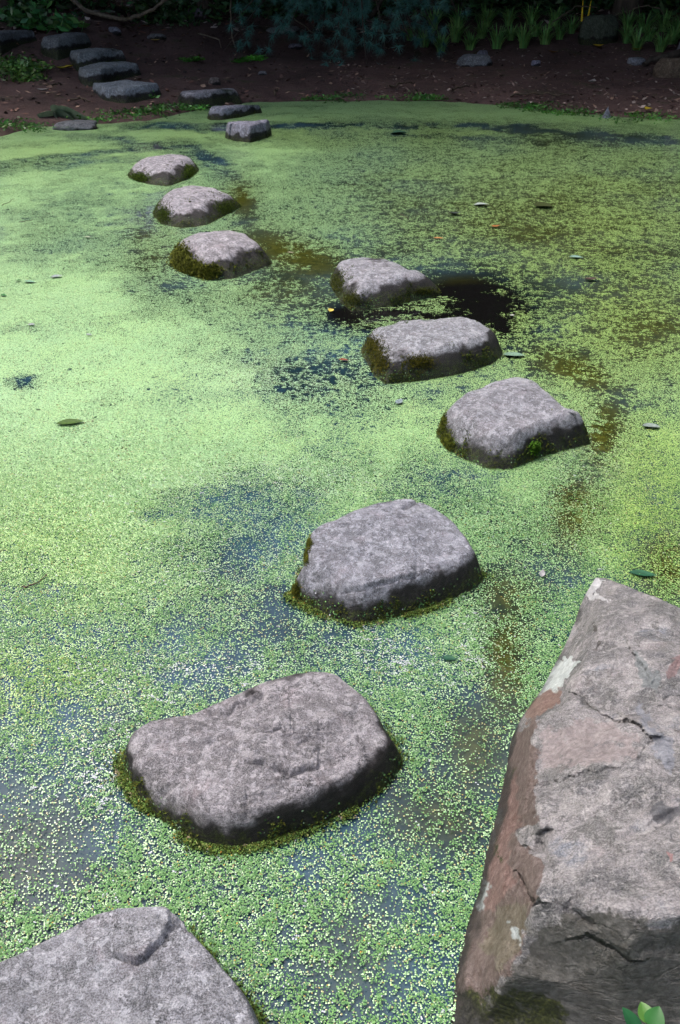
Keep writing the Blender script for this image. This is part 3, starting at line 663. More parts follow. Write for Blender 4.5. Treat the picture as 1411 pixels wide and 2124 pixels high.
    patch([(1310, 1440), (1411, 1560), (1411, 1620), (1340, 1560)], (.27, .29, .34), 22, .8)
    patch([(1300, 1330), (1370, 1400), (1380, 1440), (1330, 1430)], (.20, .23, .24), 16, .8)
    patch([(1411, 1650), (1340, 1680), (1360, 1720), (1411, 1700)], (.10, .105, .12), 18, .85)
    patch([(1385, 1360), (1411, 1355), (1411, 1400), (1385, 1395)], (.27, .17, .17), 8, .8)
    patch([(1380, 1765), (1405, 1762), (1402, 1798), (1385, 1795)], (.33, .16, .16), 8, .7)
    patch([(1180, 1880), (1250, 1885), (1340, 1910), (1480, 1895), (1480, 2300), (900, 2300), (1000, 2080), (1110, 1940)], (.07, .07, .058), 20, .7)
    patch([(1228, 1330), (1244, 1325), (1232, 1352), (1238, 1356), (1226, 1356)], (.06, .05, .045), 3)
    patch([(1233, 1300), (1242, 1302), (1238, 1320), (1232, 1318)], (.06, .05, .045), 3)
    patch([(940, 2060), (1000, 2030), (1110, 2040), (1200, 2090), (1200, 2300), (900, 2300)], 0, 20, 1, mossy)
    patch([(1008, 1750), (1030, 1720), (1045, 1790), (1035, 1810)], 0, 10, .9, mossy)
    patch([(1050, 1600), (1078, 1570), (1080, 1585), (1052, 1625)], 0, 6, .8, mossy)
    k = VV[:, 2] < .03; mossy[k] = np.maximum(mossy[k], .45)
    org0 = np.array([.7, 1.0, 0]);
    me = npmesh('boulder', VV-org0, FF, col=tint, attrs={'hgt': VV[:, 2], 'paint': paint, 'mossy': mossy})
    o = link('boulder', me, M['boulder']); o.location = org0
    props(o, 'huge angular layered boulder with iron red side and white lichen patch', 'boulder')
    W2 = VV[np.arange(len(Vv)+n0, len(Vv)+2*n0)][:, :2]
    return VV, FF, VV[ring][:, :2]
BV, BF, BW = build_boulder()

# ------------------------------------------------------------------ fronds as geometry (near field) + on stones
def tri(F): F = np.asarray(F); return F if F.shape[1] == 3 else np.concatenate([F[:, [0, 1, 2]], F[:, [0, 2, 3]]])
def bvh(V, F): return BVHTree.FromPolygons([tuple(v) for v in V.tolist()], [tuple(f) for f in F.tolist()])
TREES = [(s_, bvh(s_['V'], s_['F'])) for s_ in STONES if not s_['bank']]
BT = bvh(BV, BF)
def frond_cols(n, x, y):
    r_ = rng.random(n)[:, None]; c = np.array([.05, .135, .05])*(1-r_)+np.array([.145, .275, .095])*r_
    p, q = to_px(np.stack([x, y, 0*x], -1)); ye = np.clip(field(p, q, YEL, 'max'), 0, 1)[:, None]
    c = c*(1-ye*.7)+c*np.array([1.12, 1.0, .48])*ye*.7
    k = rng.random(n); c[k > .985] = (.28, .21, .05); c[k < .05] = (.04, .11, .035); m = (k > .05) & (k < .09); c[m] = (.26, .36, .22)
    sc_ = np.clip(field(p, q, SCUM, 'max'), 0, 1); w_ = (fbm(x*60+y*25, y*90, oct=3, seed=240) > .62-.52*sc_) & (rng.random(n) < .75); c[w_] = (.36, .38, .42)
    return c*rng.uniform(.85, 1.12, (n, 1))
def frond_mesh(name, P, size, C, tilt=.10, nrm=None):
    n = len(P); a = rng.uniform(0, 2*math.pi, n); k = np.arange(6)*math.pi/3
    el = rng.uniform(.6, .85, n)
    u = np.cos(k)[None, :]*size[:, None]; v = np.sin(k)[None, :]*(size*el)[:, None]
    dx = u*np.cos(a)[:, None]-v*np.sin(a)[:, None]; dy = u*np.sin(a)[:, None]+v*np.cos(a)[:, None]
    tx, ty = rng.normal(0, tilt, n)[:, None], rng.normal(0, tilt, n)[:, None]
    dz = tx*dx+ty*dy
    if nrm is None: V = np.stack([P[:, 0:1]+dx, P[:, 1:2]+dy, P[:, 2:3]+dz], -1).reshape(-1, 3)
    else:       # lie flat on the surface they are stuck to
        nrm = nrm/np.linalg.norm(nrm, axis=1, keepdims=True)
        t1 = np.cross(nrm, np.array([.3, .2, 1.0])+0*nrm); t1 /= np.linalg.norm(t1, axis=1, keepdims=True)+1e-9; t2 = np.cross(nrm, t1)
        V = (P[:, None, :]+t1[:, None, :]*dx[..., None]+t2[:, None, :]*dy[..., None]+nrm[:, None, :]*dz[..., None]).reshape(-1, 3)
    b = (np.arange(n)*6)[:, None]
    F = np.concatenate([b+np.array([[0, 1, 2]]), b+np.array([[0, 2, 3]]), b+np.array([[0, 3, 4]]), b+np.array([[0, 4, 5]])])
    return npmesh(name, V, F, col=np.repeat(C, 6, 0), smooth=False)
def stone_mask(x, y, grow=0.0):
    m = np.zeros(x.shape, bool)
    for s_ in STONES:
        W = s_['c']+(s_['W']-s_['c'])*(1+grow); m |= inside(W[::3], x, y)
    return m | inside(BW[::4], x, y)
N = 700000
# sample in camera-like density: nearer denser
yy = .55+(3.3-.55)*rng.random(N)**1.35; xx = rng.uniform(-1, 1, N)*(0.50*yy+.30)
keep = rng.random(N) < 1.0
cv_ = cover(xx, yy)
nn = .5*fbm(xx*28, yy*28, oct=3, seed=201)+.5*fbm(xx*70, yy*70, oct=2, seed=205)
pr = .06+.94*sm(-.40, .26, cv_-.72+nn*.75)
keep = (rng.random(N) < pr*.86) & (cv_+nn*.5 > .02) & ~stone_mask(xx, yy, -.01)
xx, yy = xx[keep], yy[keep]; n = len(xx)
fade = sm(3.3, 2.5, yy); kk = rng.random(n) < .15+.85*fade; xx, yy = xx[kk], yy[kk]; n = len(xx)
P = np.stack([xx, yy, .0065+rng.random(n)*.003], -1)
me = frond_mesh('duckweed_fronds', P, rng.uniform(.0014, .0023, n), frond_cols(n, xx, yy))
props(link('duckweed_fronds', me, M['frond']), 'individual small duckweed fronds floating in the near water', kind='stuff')
print('fronds', n)
def surf_points(s_, n, f):
    """random points on a stone mesh accepted by f(P, N)->prob"""
    V = s_['V']; T_ = tri(s_['F']); A, B, C_ = V[T_[:, 0]], V[T_[:, 1]], V[T_[:, 2]]
    nr = np.cross(B-A, C_-A); ar = np.linalg.norm(nr, axis=1)/2+1e-12; nr = nr/(2*ar[:, None]); nr[nr[:, 2] < 0] *= -1
    ok = (A[:, 2]-s_['zb'] > -.02) & (A[:, 2]-s_['zb'] < .16)
    pr = ar*ok; i = rng.choice(len(T_), n, p=pr/pr.sum())
    r1, r2 = rng.random(n), rng.random(n); m = r1+r2 > 1; r1[m], r2[m] = 1-r1[m], 1-r2[m]
    P = A[i]+(B[i]-A[i])*r1[:, None]+(C_[i]-A[i])*r2[:, None]; Nn = nr[i]
    k = rng.random(n) < f(P, Nn); return P[k], Nn[k]
def tuft_mesh(name, P, Nn, size, C):
    """little three leaved moss sprigs"""
    n = len(P); Vs, Fs = [], []
    a = rng.uniform(0, 2*math.pi, n); out = []
    for j in range(3):
        b = a+j*2.1; d = np.stack([np.cos(b), np.sin(b), np.full(n, .9)], -1)+Nn*.7; d /= np.linalg.norm(d, axis=1, keepdims=True)
        sd = np.stack([-np.sin(b), np.cos(b), 0*b], -1)
        out += [P-sd*(size*.28)[:, None], P+sd*(size*.28)[:, None], P+d*size[:, None]]
    V = np.stack(out, 1).reshape(-1, 3); F = (np.arange(n*3)*3)[:, None]+np.array([[0, 1, 2]])
    return npmesh(name, V, F, col=np.repeat(C, 9, 0), smooth=False)
MOSSC = np.array([[.55, .6, .5], [1, 1, 1], [1.5, 1.4, 1.0], [.8, 1.1, .7]])
for i_, (s_, t_) in enumerate(TREES):
    far = to_px(np.array([s_['c'][0], s_['c'][1], 0]))[1]
    hm = .045 if far > 1000 else (.085 if far > 300 else .04)
    def f(P, Nn):
        h = P[:, 2]; k = fbm(P[:, 0]*16, P[:, 1]*16, P[:, 2]*16, 4, 300+i_)
        return np.clip(sm(hm, .0, h-k*hm*1.4), 0, 1)*sm(-.25, .25, fbm(P[:, 0]*9, P[:, 1]*9, P[:, 2]*9, 3, 330+i_)+.12)
    P, Nn = surf_points(s_, 16000 if far > 1000 else (9000 if far > 400 else 4000), f)
    sz = rng.uniform(.003, .007, len(P))*(1 if far > 1000 else 1.5)
    C_ = MOSSC[rng.integers(0, 4, len(P))]*rng.uniform(.5, 1.2, (len(P), 1))
    loc = np.array(s_['o'].location)
    if len(P) > 10:
        props(link('moss', tuft_mesh('moss', P-loc, Nn, sz, C_), M['moss'], s_['o']), 'olive moss clinging round the waterline of the stone', kind='stuff')
    # stranded fronds
    def f2(P, Nn):
        h = P[:, 2]; return sm(.075, .0, h)*.55*(Nn[:, 2] > .12)*sm(-.3, .3, fbm(P[:, 0]*20, P[:, 1]*20, P[:, 2]*20, 3, 360+i_))
    P, Nn = surf_points(s_, 9000 if far > 1000 else 5000, f2)
    if len(P) > 10 and far > 330:
        C_ = frond_cols(len(P), P[:, 0], P[:, 1])*rng.uniform(.5, 1.5, (len(P), 1))
        props(link('stranded_duckweed', frond_mesh('stranded_duckweed', P-loc+Nn*.002, rng.uniform(.0018, .003, len(P)), C_, .1, Nn), M['frond'], s_['o']), 'duckweed fronds stranded on the wet flank', kind='stuff')
    # collar of thick yellowish fronds hugging the waterline
    if far > 1000:
        W = s_['W']; n = 9000; k = rng.integers(0, len(W), n); w = W[k]+(np.roll(W, -1, 0)[k]-W[k])*rng.random(n)[:, None]
        g_ = 1-.012+np.abs(rng.normal(0, .045, n))[:, None]; w = s_['c']+(w-s_['c'])*g_
        kp = rng.random(n) < sm(-.35, .15, fbm(w[:, 0]*7, w[:, 1]*7, oct=3, seed=400+i_)); w = w[kp]; n = len(w)
        m2 = w[rng.random(n) < .5]; q2 = len(m2)
        props(link('moss_fringe', tuft_mesh('moss_fringe', np.column_stack([m2, .004+rng.random(q2)*.008])-loc, np.tile([0, 0, .4], (q2, 1)), rng.uniform(.004, .009, q2), MOSSC[rng.integers(0, 4, q2)]*rng.uniform(.3, 1.1, (q2, 1))), M['moss'], s_['o']), 'dark olive moss fringe at the waterline', kind='stuff')
        C_ = frond_cols(n, w[:, 0], w[:, 1])*np.array([1.0, .8, .45])*rng.uniform(.2, 1.15, (n, 1))
        P = np.column_stack([w, .008+rng.random(n)*.006])-loc
        props(link('frond_collar', frond_mesh('frond_collar', P, rng.uniform(.002, .003, n), C_, .5), M['frond'], s_['o']), 'olive duckweed heaped up against the stone', kind='stuff')
# ------------------------------------------------------------------ the olive moss cushion on the domed stone
def cushion(parent, spots, label, size=.02, n=2600, zmax=.2, col=(1.6, 1.45, 1.0)):
    loc = np.array(parent.location); st = [s_ for s_ in STONES if s_['o'] is parent][0]; t_ = bvh(st['V'], st['F'])
    Ps, Ns = [], []
    for _ in range(n):
        cx, cy, rx, ry = spots[random.randrange(len(spots))]
        d = Vector(ray(cx+random.gauss(0, rx*.5), cy+random.gauss(0, ry*.5)).tolist())
        h = t_.ray_cast(Vector((0, 0, H)), d)
        if h[0] is not None and h[0].z > -.01: Ps.append(h[0]); Ns.append(h[1])
    if not Ps: return
    P = np.array([tuple(p) for p in Ps]); Nn = np.array([tuple(p) for p in Ns]); Nn[Nn[:, 2] < 0] *= -1
    P = P+Nn*(rng.random(len(P))*size*.8)[:, None]
    C_ = np.array(col)*rng.uniform(.4, 1.3, (len(P), 1))
    props(link('moss_cushion', tuft_mesh('moss_cushion', P-loc, Nn, rng.uniform(.4, .9, len(P))*size, C_), M['moss'], parent), label, kind='stuff')
by = {s_['o']['label'].split(' ')[0]+s_['o'].name: s_ for s_ in STONES}
def stone(word): return [s_['o'] for s_ in STONES if word in s_['o']['label']][0]
cushion(stone('domed stone with'), [(375, 535, 20, 25), (395, 555, 25, 14), (430, 565, 25, 12)], 'bright olive moss cushion', .022, 3500)
cushion(stone('low grey stone'), [(340, 445, 18, 20), (470, 430, 25, 14)], 'green moss on the flank', .014, 1500, col=(.8, 1.0, .6))
cushion(stone('flat topped'), [(392, 358, 14, 16), (290, 370, 20, 10)], 'green moss on the right shoulder', .016, 1500, col=(.9, 1.2, .6))
cushion(stone('beside the patch'), [(775, 720, 20, 22), (790, 750, 20, 25), (870, 752, 30, 14)], 'brown olive moss', .010, 2500, col=(1.0, .8, .45))
cushion(stone('pointed right corner'), [(920, 870, 8, 30), (930, 920, 12, 20)], 'olive moss on the left flank', .010, 1500, col=(1.1, 1.1, .6))
cushion(stone('pointed right corner'), [(1108, 930, 9, 10)], 'small bright green tuft', .014, 350, col=(1.0, 1.9, .7))
cushion(stone('mossy tail'), [(700, 590, 14, 25), (880, 605, 25, 8), (730, 620, 20, 12)], 'dark moss', .010, 1500, col=(.7, .7, .45))
cushion(stone('notched left'), [(642, 1125, 6, 18), (637, 1155, 4, 16), (615, 1225, 8, 14)], 'brown green moss on the left side', .007, 1200, col=(1.0, .9, .4))

# ------------------------------------------------------------------ floating leaves and bits
def leaf_mesh(L, Wd, col, curl=.1, point=1.0, segs=8):
    V, F, C_ = [], [], []
    for i in range(segs+1):
        t = i/segs; w = Wd*.5*math.sin(math.pi*min(1, t**.85))**point+.0003
        z = curl*L*(4*(t-.5)**2)*.5
        for j, s_ in enumerate((-1, -.5, 0, .5, 1)):
            V.append((L*(t-.5), w*s_, z+abs(s_)*w*.35)); C_.append(np.array(col)*(.8 if j == 2 else 1.0)*(1-.3*(1-min(1, i/2))))
    nc = 5
    return npmesh('leaf', V, gridfaces(segs+1, nc), col=np.array(C_))
def floatleaf(px, py, L, Wd, ang, col, label, curl=.04, name='floating_leaf', cat='leaf', point=1.0, dz=0.009, ground=False):
    p = on_ground(px, py) if ground else at(px, py, 0)
    if not ground and py < 720: L *= .66; Wd *= .66
    o = link(name, leaf_mesh(L, Wd, np.array(col)*(.55 if min(col) > .24 else .8), curl, point), M['leaft']); o.location = (p[0], p[1], p[2]+dz)
    o.rotation_euler = (random.uniform(-.1, .1), random.uniform(-.1, .1), R(ang))
    props(o, label, cat); return o
floatleaf(147, 881, .115, .042, 12, (.06, .13, .015), 'olive green pointed leaf floating alone on the left duckweed')
floatleaf(1333, 1196, .085, .030, -14, (.02, .10, .05), 'dark bluish green leaf floating just beyond the boulder tip')
floatleaf(932, 1371, .040, .020, -12, (.02, .09, .05), 'small dark green leaf between the boulder and the smooth grey stone')
floatleaf(1350, 889, .070, .040, -15, (.33, .42, .38), 'pale silvery leaf floating at the right beside the olive water', point=.6)
floatleaf(1127, 431, .22, .17, 5, (.035, .05, .008), 'broad dark olive leaf floating far out on the right', point=.6)
floatleaf(998, 428, .18, .12, 0, (.42, .50, .48), 'pale white underside of a leaf floating near the dark olive leaf')
floatleaf(942, 447, .16, .10, 20, (.03, .045, .04), 'blackish crumpled leaf left of the pale one', curl=.3)
floatleaf(910, 497, .11, .04, 5, (.50, .24, .08), 'narrow orange leaf floating beyond the mossy tailed stone')
floatleaf(1028, 473, .10, .06, 5, (.32, .12, .03), 'small rust brown leaf below the broad olive leaf', curl=.3)
floatleaf(687, 647, .055, .045, 70, (.62, .50, .10), 'small yellow leaf at the left foot of the mossy tailed stone', point=.6)
floatleaf(118, 577, .11, .055, 15, (.42, .50, .50), 'whitish leaf lying on the pale duckweed at far left')
floatleaf(62, 588, .10, .05, -3, (.20, .38, .26), 'grey green leaf near the left edge, paired with a darker tip', point=.6)
floatleaf(40, 585, .05, .035, 0, (.03, .16, .04), 'small dark green leaf touching the grey green one')
floatleaf(8, 616, .05, .04, 0, (.03, .17, .04), 'tiny green leaf at the very left edge')
floatleaf(828, 279, .28, .22, 0, (.03, .10, .06), 'round dark teal leaf floating near the far shore')
floatleaf(1066, 741, .11, .05, -8, (.25, .42, .30), 'pale green leaf beside the right end of the flat grey stone')
floatleaf(1225, 583, .12, .06, 0, (.06, .035, .03), 'dark brown leaf fragment on the right duckweed', curl=.25)
floatleaf(1195, 537, .14, .07, 0, (.20, .33, .28), 'grey green leaf above the dark brown fragment')
floatleaf(713, 751, .05, .03, 0, (.22, .06, .03), 'little red brown leaf left of the flat grey stone')
floatleaf(603, 527, .07, .03, 0, (.55, .50, .42), 'tiny cream flake right of the domed stone')
floatleaf(1124, 1195, .035, .018, 70, (.5, .5, .52), 'white flake floating in a dark gap beyond the boulder', curl=.2)
floatleaf(1062, 658, .04, .03, 10, (.6, .6, .62), 'white petal at the right end of the black open water', curl=.3)
floatleaf(182, 495, .08, .04, 0, (.55, .60, .42), 'cream flake on the left duckweed near the olive mossed stone')
floatleaf(404, 538, .05, .03, 10, (.60, .58, .50), 'white chip stuck on the moss cushion', dz=.11)
floatleaf(66, 677, .06, .035, 0, (.50, .52, .60), 'bluish white petal at the left, below the green leaves')
floatleaf(185, 698, .05, .03, 0, (.50, .52, .60), 'bluish white petal right of its twin on the left duckweed')
floatleaf(828, 838, .05, .03, 60, (.32, .42, .45), 'bluish flake left of the stone with the pointed corner', curl=.2)
floatleaf(1345, 232, .12, .10, 40, (.60, .45, .03), 'yellow leaf at the far right waterline', ground=True, dz=.03)
floatleaf(1316, 236, .25, .05, -8, (.42, .36, .24), 'tan strip leaf lying at the far right waterline', ground=True)
floatleaf(560, 1392, .012, .008, 0, (.03, .06, .01), 'tiny dark seed husk above the long pinkish stone')

def tube(pts, r0, r1, nseg=6, wob=0.0, seed=0):
    pts = np.array(pts, float); n = len(pts)
    t = np.linspace(0, 1, n*4); tt = np.linspace(0, 1, n)
    q = np.stack([np.interp(t, tt, pts[:, k]) for k in range(3)], -1)
    for _ in range(3): q[1:-1] = (q[:-2]+2*q[1:-1]+q[2:])/4
    if wob: q += wob*np.stack([fbm(t*9+k*7+seed, t*0, oct=3, seed=seed+k) for k in range(3)], -1)
    T = np.gradient(q, axis=0); T /= np.linalg.norm(T, axis=1, keepdims=True)+1e-9
    up = np.array([0, 0, 1.0]) if abs(T[0, 2]) < .8 else np.array([1.0, 0, 0])
    A = np.cross(T, up); A /= np.linalg.norm(A, axis=1, keepdims=True)+1e-9; B = np.cross(T, A)
    rr = np.linspace(r0, r1, len(q))*(1+.12*fbm(t*25, t*0+seed, oct=2, seed=seed+5))
    V = []
    for k in range(nseg):
        a = 2*math.pi*k/nseg; V.append(q+rr[:, None]*(A*math.cos(a)+B*math.sin(a)))
    V = np.stack(V, 1).reshape(-1, 3)
    return V, gridfaces(len(q), nseg, True)
def joinparts(parts):
    Vs, Fs, o = [], [], 0
    for V, F in parts: Vs.append(V); Fs.append(np.asarray(F)+o); o += len(V)
    return np.concatenate(Vs), np.concatenate(Fs)
def tubeobj(name, parts, mat, label=None, cat=None, group=None, parent=None, org=None):
    V, F = joinparts(parts); org = V.mean(0) if org is None else np.array(org)
    o = link(name, npmesh(name, V-org, F), mat, parent)
    if parent is None: o.location = org
    return props(o, label, cat, group)
# floating twigs
for pts, lab in (([(42, 1219), (70, 1214), (98, 1192)], 'thin dark forked twig floating at the left'), ([(5, 426), (30, 412)], 'short dark twig at the left edge in the far duckweed'),
                 ([(40, 460), (68, 456)], 'thin straight twig on the far left duckweed'), ([(830, 445), (850, 452)], 'pale straw floating left of the blackish leaf')):
    tubeobj('floating_twig', [tube([at(x, y, .008) for x, y in pts], .003, .0015, 5, .006, int(pts[0][0]))], M['twig'], lab, 'twig')

# seedling at bottom right
def broadleaf(name, base, tip, width, mat, parent, droop=.0, notch=0, segs=7, mul=(1, 1, 1), org=(0, 0, 0), sidev=None):
    base, tip = np.array(base, float), np.array(tip, float); ax_ = tip-base; L = np.linalg.norm(ax_); ax_ /= L
    side = np.cross(ax_, (0, 0, 1.0)) if sidev is None else np.array(sidev)-ax_*np.dot(ax_, sidev); side /= np.linalg.norm(side)+1e-9; nr = np.cross(side, ax_)
    V = []
    for i in range(segs+1):
        t = i/segs; w = width*.5*(math.sin(math.pi*t**.75))**.8+.0004
        for s_ in (-1, -.5, 0, .5, 1):
            V.append(base+ax_*L*t+side*w*s_+nr*(-droop*L*t*t+abs(s_)*w*.25))
    o = link(name, npmesh(name, np.array(V)-np.array(org), gridfaces(segs+1, 5), col=np.array(mul)), mat, parent); return o
sd = empty('seedling', at(1350, 2160, .1)); sorg = np.array(sd.location)
props(sd, 'small seedling with three bright green leaves at the bottom right edge', 'plant')
ps = [(1350, 2160, .10), (1349, 2135, .32), (1348, 2118, .40)]
V, F = tube([at(*p) for p in ps], .002, .0015, 5); link('stem', npmesh('stem', V-sorg, F), M['leafg'], sd)
broadleaf('leaf', at(1350, 2126, .40), at(1329, 2080, .40), .024, M['leafg'], sd, mul=(.95, .85, .5), org=sorg, droop=-.1)
broadleaf('leaf', at(1351, 2132, .40), at(1368, 2088, .42), .026, M['leafg'], sd, mul=(.5, .75, .5), org=sorg, droop=.1)
broadleaf('leaf', at(1330, 2150, .36), at(1291, 2089, .38), .022, M['leafg'], sd, mul=(.3, .55, .65), org=sorg)

# ------------------------------------------------------------------ bank: small stones and bits
def rock(px, py, wpx, hpx, tint, label, name='rock', cat='rock', seed=0, matn='stone', ground=True, squash=1.0, group=None, moss=None, flat=.72, point=False):
    p = on_ground(px, py+hpx*.45) if ground else at(px, py+hpx*.45, 0)
    dist = math.hypot(p[0], p[1]); ppm = FOC/(dist*math.cos(math.atan2(H, dist)-0)+1e-9)*1.0
    w = wpx/ppm*.5; hh = hpx/ppm*squash
    bm = bmesh.new(); bmesh.ops.create_icosphere(bm, subdivisions=4 if wpx > 50 else 3, radius=1)
    V = np.array([tuple(v.co) for v in bm.verts]); F = np.array([[v.index for v in f.verts] for f in bm.faces]); bm.free()
    d = 1+.28*fbm(V[:, 0]*1.3+seed, V[:, 1]*1.3, V[:, 2]*1.3, 4, seed)+.06*fbm(V[:, 0]*5, V[:, 1]*5, V[:, 2]*5, 3, seed+1)
    V = V*d[:, None]; V[:, 2] = np.clip(V[:, 2], -.5, flat)
    if point: V[:, :2] *= np.clip(1.05-.62*(V[:, 2:3]+.4), .08, 1.2)
    V = V*np.array([w, w*.7, hh*.9]); V[:, 2] += hh*.15
    me = npmesh(name, V, F, col=np.array(tint), attrs={'hgt': V[:, 2]+(.06 if moss is None else moss)})
    o = link(name, me, M[matn]); o.location = p; o.rotation_euler.z = random.uniform(-.3, .3); return props(o, label, cat, group)
rock(1240, 68, 66, 42, (.26, .32, .22), 'rounded mossy boulder among the iris clumps on the far bank', seed=21, cat='boulder', moss=.0, flat=2)
rock(985, 126, 62, 20, (.7, .75, .75), 'low pale stone with moss at the edge of the iris bed', seed=22)
rock(1000, 113, 22, 14, (.6, .6, .7), 'small bluish stone behind the low pale one', seed=23)
rock(325, 76, 32, 9, (.6, .6, .58), 'thin pale stone lying above the stepping stones', seed=24)
rock(445, 169, 22, 14, (.5, .42, .36), 'small brown stone in the middle of the soil path', seed=25)
rock(238, 64, 22, 12, (.8, .8, .9), 'small white quartz stone behind the dark stepping stones', seed=26)
rock(612, 96, 24, 9, (.7, .68, .8), 'small lilac stone under the pine boughs', seed=27)
rock(545, 152, 16, 8, (.6, .6, .6), 'tiny grey stone right of the moss pads', seed=28)
rock(160, 260, 80, 15, (.45, .48, .5), 'dark wet stone under the wilted broad leaves at the shore', seed=29, moss=.06)
rock(1258, 238, 18, 15, (.6, .66, .78), 'pale pointed stone standing at the far waterline', seed=30, ground=False, squash=1.2, moss=.2, flat=2, point=True)
rock(1112, 131, 17, 10, (1.0, 1.0, 1.2), 'pale lilac chip on the right bank', seed=31)
rock(1390, 142, 60, 34, (.55, .42, .28), 'brown rounded stone at the foot of the grey trunk', seed=32, moss=.2)
rock(408, 30, 34, 20, (.7, .6, .7), 'purplish stone among the trees behind the path', seed=33)
rock(590, 62, 60, 12, (.6, .6, .58), 'long low stone behind the pine boughs', seed=34)
# grey slab
rock(1320, 127, 34, 12, (.8, .84, .88), 'pale grey angular slab lying on the right bank', seed=35, moss=.2)

# wilted broad leaves at the shore
wl = empty('wilted_plant', on_ground(112, 240)); wo_ = np.array(wl.location); zs = wo_[2]+.12
props(wl, 'wilted broad leaved plant sprawling over a dark stone at the left shore', 'plant')
cyy = wo_[1]
def q(x, y): return at_depth(x, y, cyy)
for a, b, w, m_ in ((a_, b_, w_*1.9, c_) for a_, b_, w_, c_ in (((112, 240), (155, 225), .13, (3.0, 1.5, 3.4)), ((115, 242), (192, 239), .16, (3.4, 1.7, 3.8)), ((112, 240), (86, 234), .10, (2.2, 1.2, 2.6)), ((118, 246), (172, 250), .15, (2.4, 1.3, 2.8)), ((112, 244), (135, 256), .12, (1.8, .9, 2.2)))):
    p0, p1 = q(*a), q(*b); p1[1] -= .15
    broadleaf('leaf', p0, p1, w, M['leafg'], wl, mul=m_, org=wo_, droop=.05, sidev=(0, -.75, .65))
V, F = tube([q(112, 240), q(90, 247), q(57, 256)], .012, .006, 6); link('stalk', npmesh('stalk', V-wo_, F), M['leafg'] , wl)
# yellow leaves on soil
for x, y, a, c_, lab in ((131, 148, 20, (.55, .45, .04), 'yellow leaf left of the stack, left one of the pair'), (146, 145, -30, (.55, .42, .04), 'yellow leaf left of the stack, right one of the pair'),
                         (1240, 101, 0, (.75, .52, .04), 'bright yellow leaf in front of the mossy boulder'), (1320, 108, 10, (.5, .45, .05), 'yellowish leaf by the right iris bed'), (323, 90, 15, (.5, .36, .12), 'tan leaf on the soil right of the top stones'),
                         (1147, 114, 5, (.42, .26, .10), 'curled orange brown leaf on the right bank'), (1228, 176, 60, (.6, .55, .5), 'small whitish chip of leaf in the middle of the right bank'),
                         (92, 194, 0, (.6, .55, .5), 'white speck of leaf on the left soil')):
    floatleaf(x, y, .17 if y > 140 or x > 1000 else .15, .11, a, c_, lab, curl=.35, name='fallen_leaf', ground=True, dz=.03)

# leaf litter (uncountable)
def litter(n, xr, yr, col, size, name, label, flat=.25):
    px = rng.uniform(*xr, n); py = yr[0]+(yr[1]-yr[0])*rng.random(n)**.8
    P = np.array([on_ground_fast(a, b) for a, b in zip(px, py)])
    ok = pond_d(P[:, 0], P[:, 1]) < -.03; P = P[ok]; n = len(P)
    a = rng.uniform(0, 6.28, n); s_ = size*rng.uniform(.4, 1.3, n); w = s_*rng.uniform(.25, .7, n)
    u = np.stack([np.cos(a), np.sin(a), rng.normal(0, flat, n)], -1)*s_[:, None]; v = np.stack([-np.sin(a), np.cos(a), rng.normal(0, flat, n)], -1)*w[:, None]
    P[:, 2] += .012
    V = np.stack([P-u, P-v, P+u, P+v], 1).reshape(-1, 3); F = (np.arange(n)*4)[:, None]+np.array([[0, 1, 2, 3]])
    C_ = np.array(col)[rng.integers(0, len(col), n)]*rng.uniform(.5, 1.2, (n, 1))
    props(link(name, npmesh(name, V, F, col=np.repeat(C_, 4, 0), smooth=False), M['litter']), label, kind='stuff')
_gy = np.arange(-20, 300, 4.0); _cache = {}
def on_ground_fast(px, py):
    d = ray(px, py); t = np.linspace(8, 30, 500); z = H+d[2]*t; g_ = np.maximum(terrain(d[0]*t, d[1]*t), 0); k = np.argmax(z < g_)
    return np.array([d[0]*t[k], d[1]*t[k], g_[k]])
litter(2200, (700, 1450), (80, 240), [(.24, .17, .14), (.16, .09, .08), (.36, .29, .25), (.28, .18, .13), (.05, .035, .03)], .032, 'leaf_litter', 'small brown and pale leaf litter on the right bank')
litter(1300, (-20, 760), (0, 240), [(.20, .10, .075), (.14, .08, .065), (.36, .24, .17), (.03, .02, .018)], .04, 'leaf_litter', 'dark reddish leaf litter and needles on the left bank')
litter(900, (-20, 1430), (-5, 70), [(.30, .21, .18), (.10, .06, .05), (.55, .46, .42), (.24, .11, .08)], .07, 'leaf_litter', 'larger pale dry leaves under the shrubs at the back')
# scattered twigs on the bank
for x0, y0, x1, y1, lab in ((148, 210, 190, 218, 'dark twig below the stack of stepping stones'), (940, 133, 1010, 136, 'long dark stick along the front of the low pale stone'), (940, 190, 975, 184, 'short black stick on the reddish soil'),
                            (1060, 202, 1180, 204, 'long thin twig parallel to the right waterline'), (568, 200, 578, 190, 'upright dark twig stub by the shore'), (110, 185, 130, 180, 'little dark twig left of the lowest bank stone'), (810, 185, 860, 178, 'dark root-like twig on the soil under the pine')):
    a, b = on_ground(x0, y0), on_ground(x1, y1); a[2] += .03; b[2] += .03
    tubeobj('fallen_twig', [tube([a, (a+b)/2+np.array([0, 0, .02]), b], .014, .007, 5, .03, x0)], M['twig'], lab, 'twig')

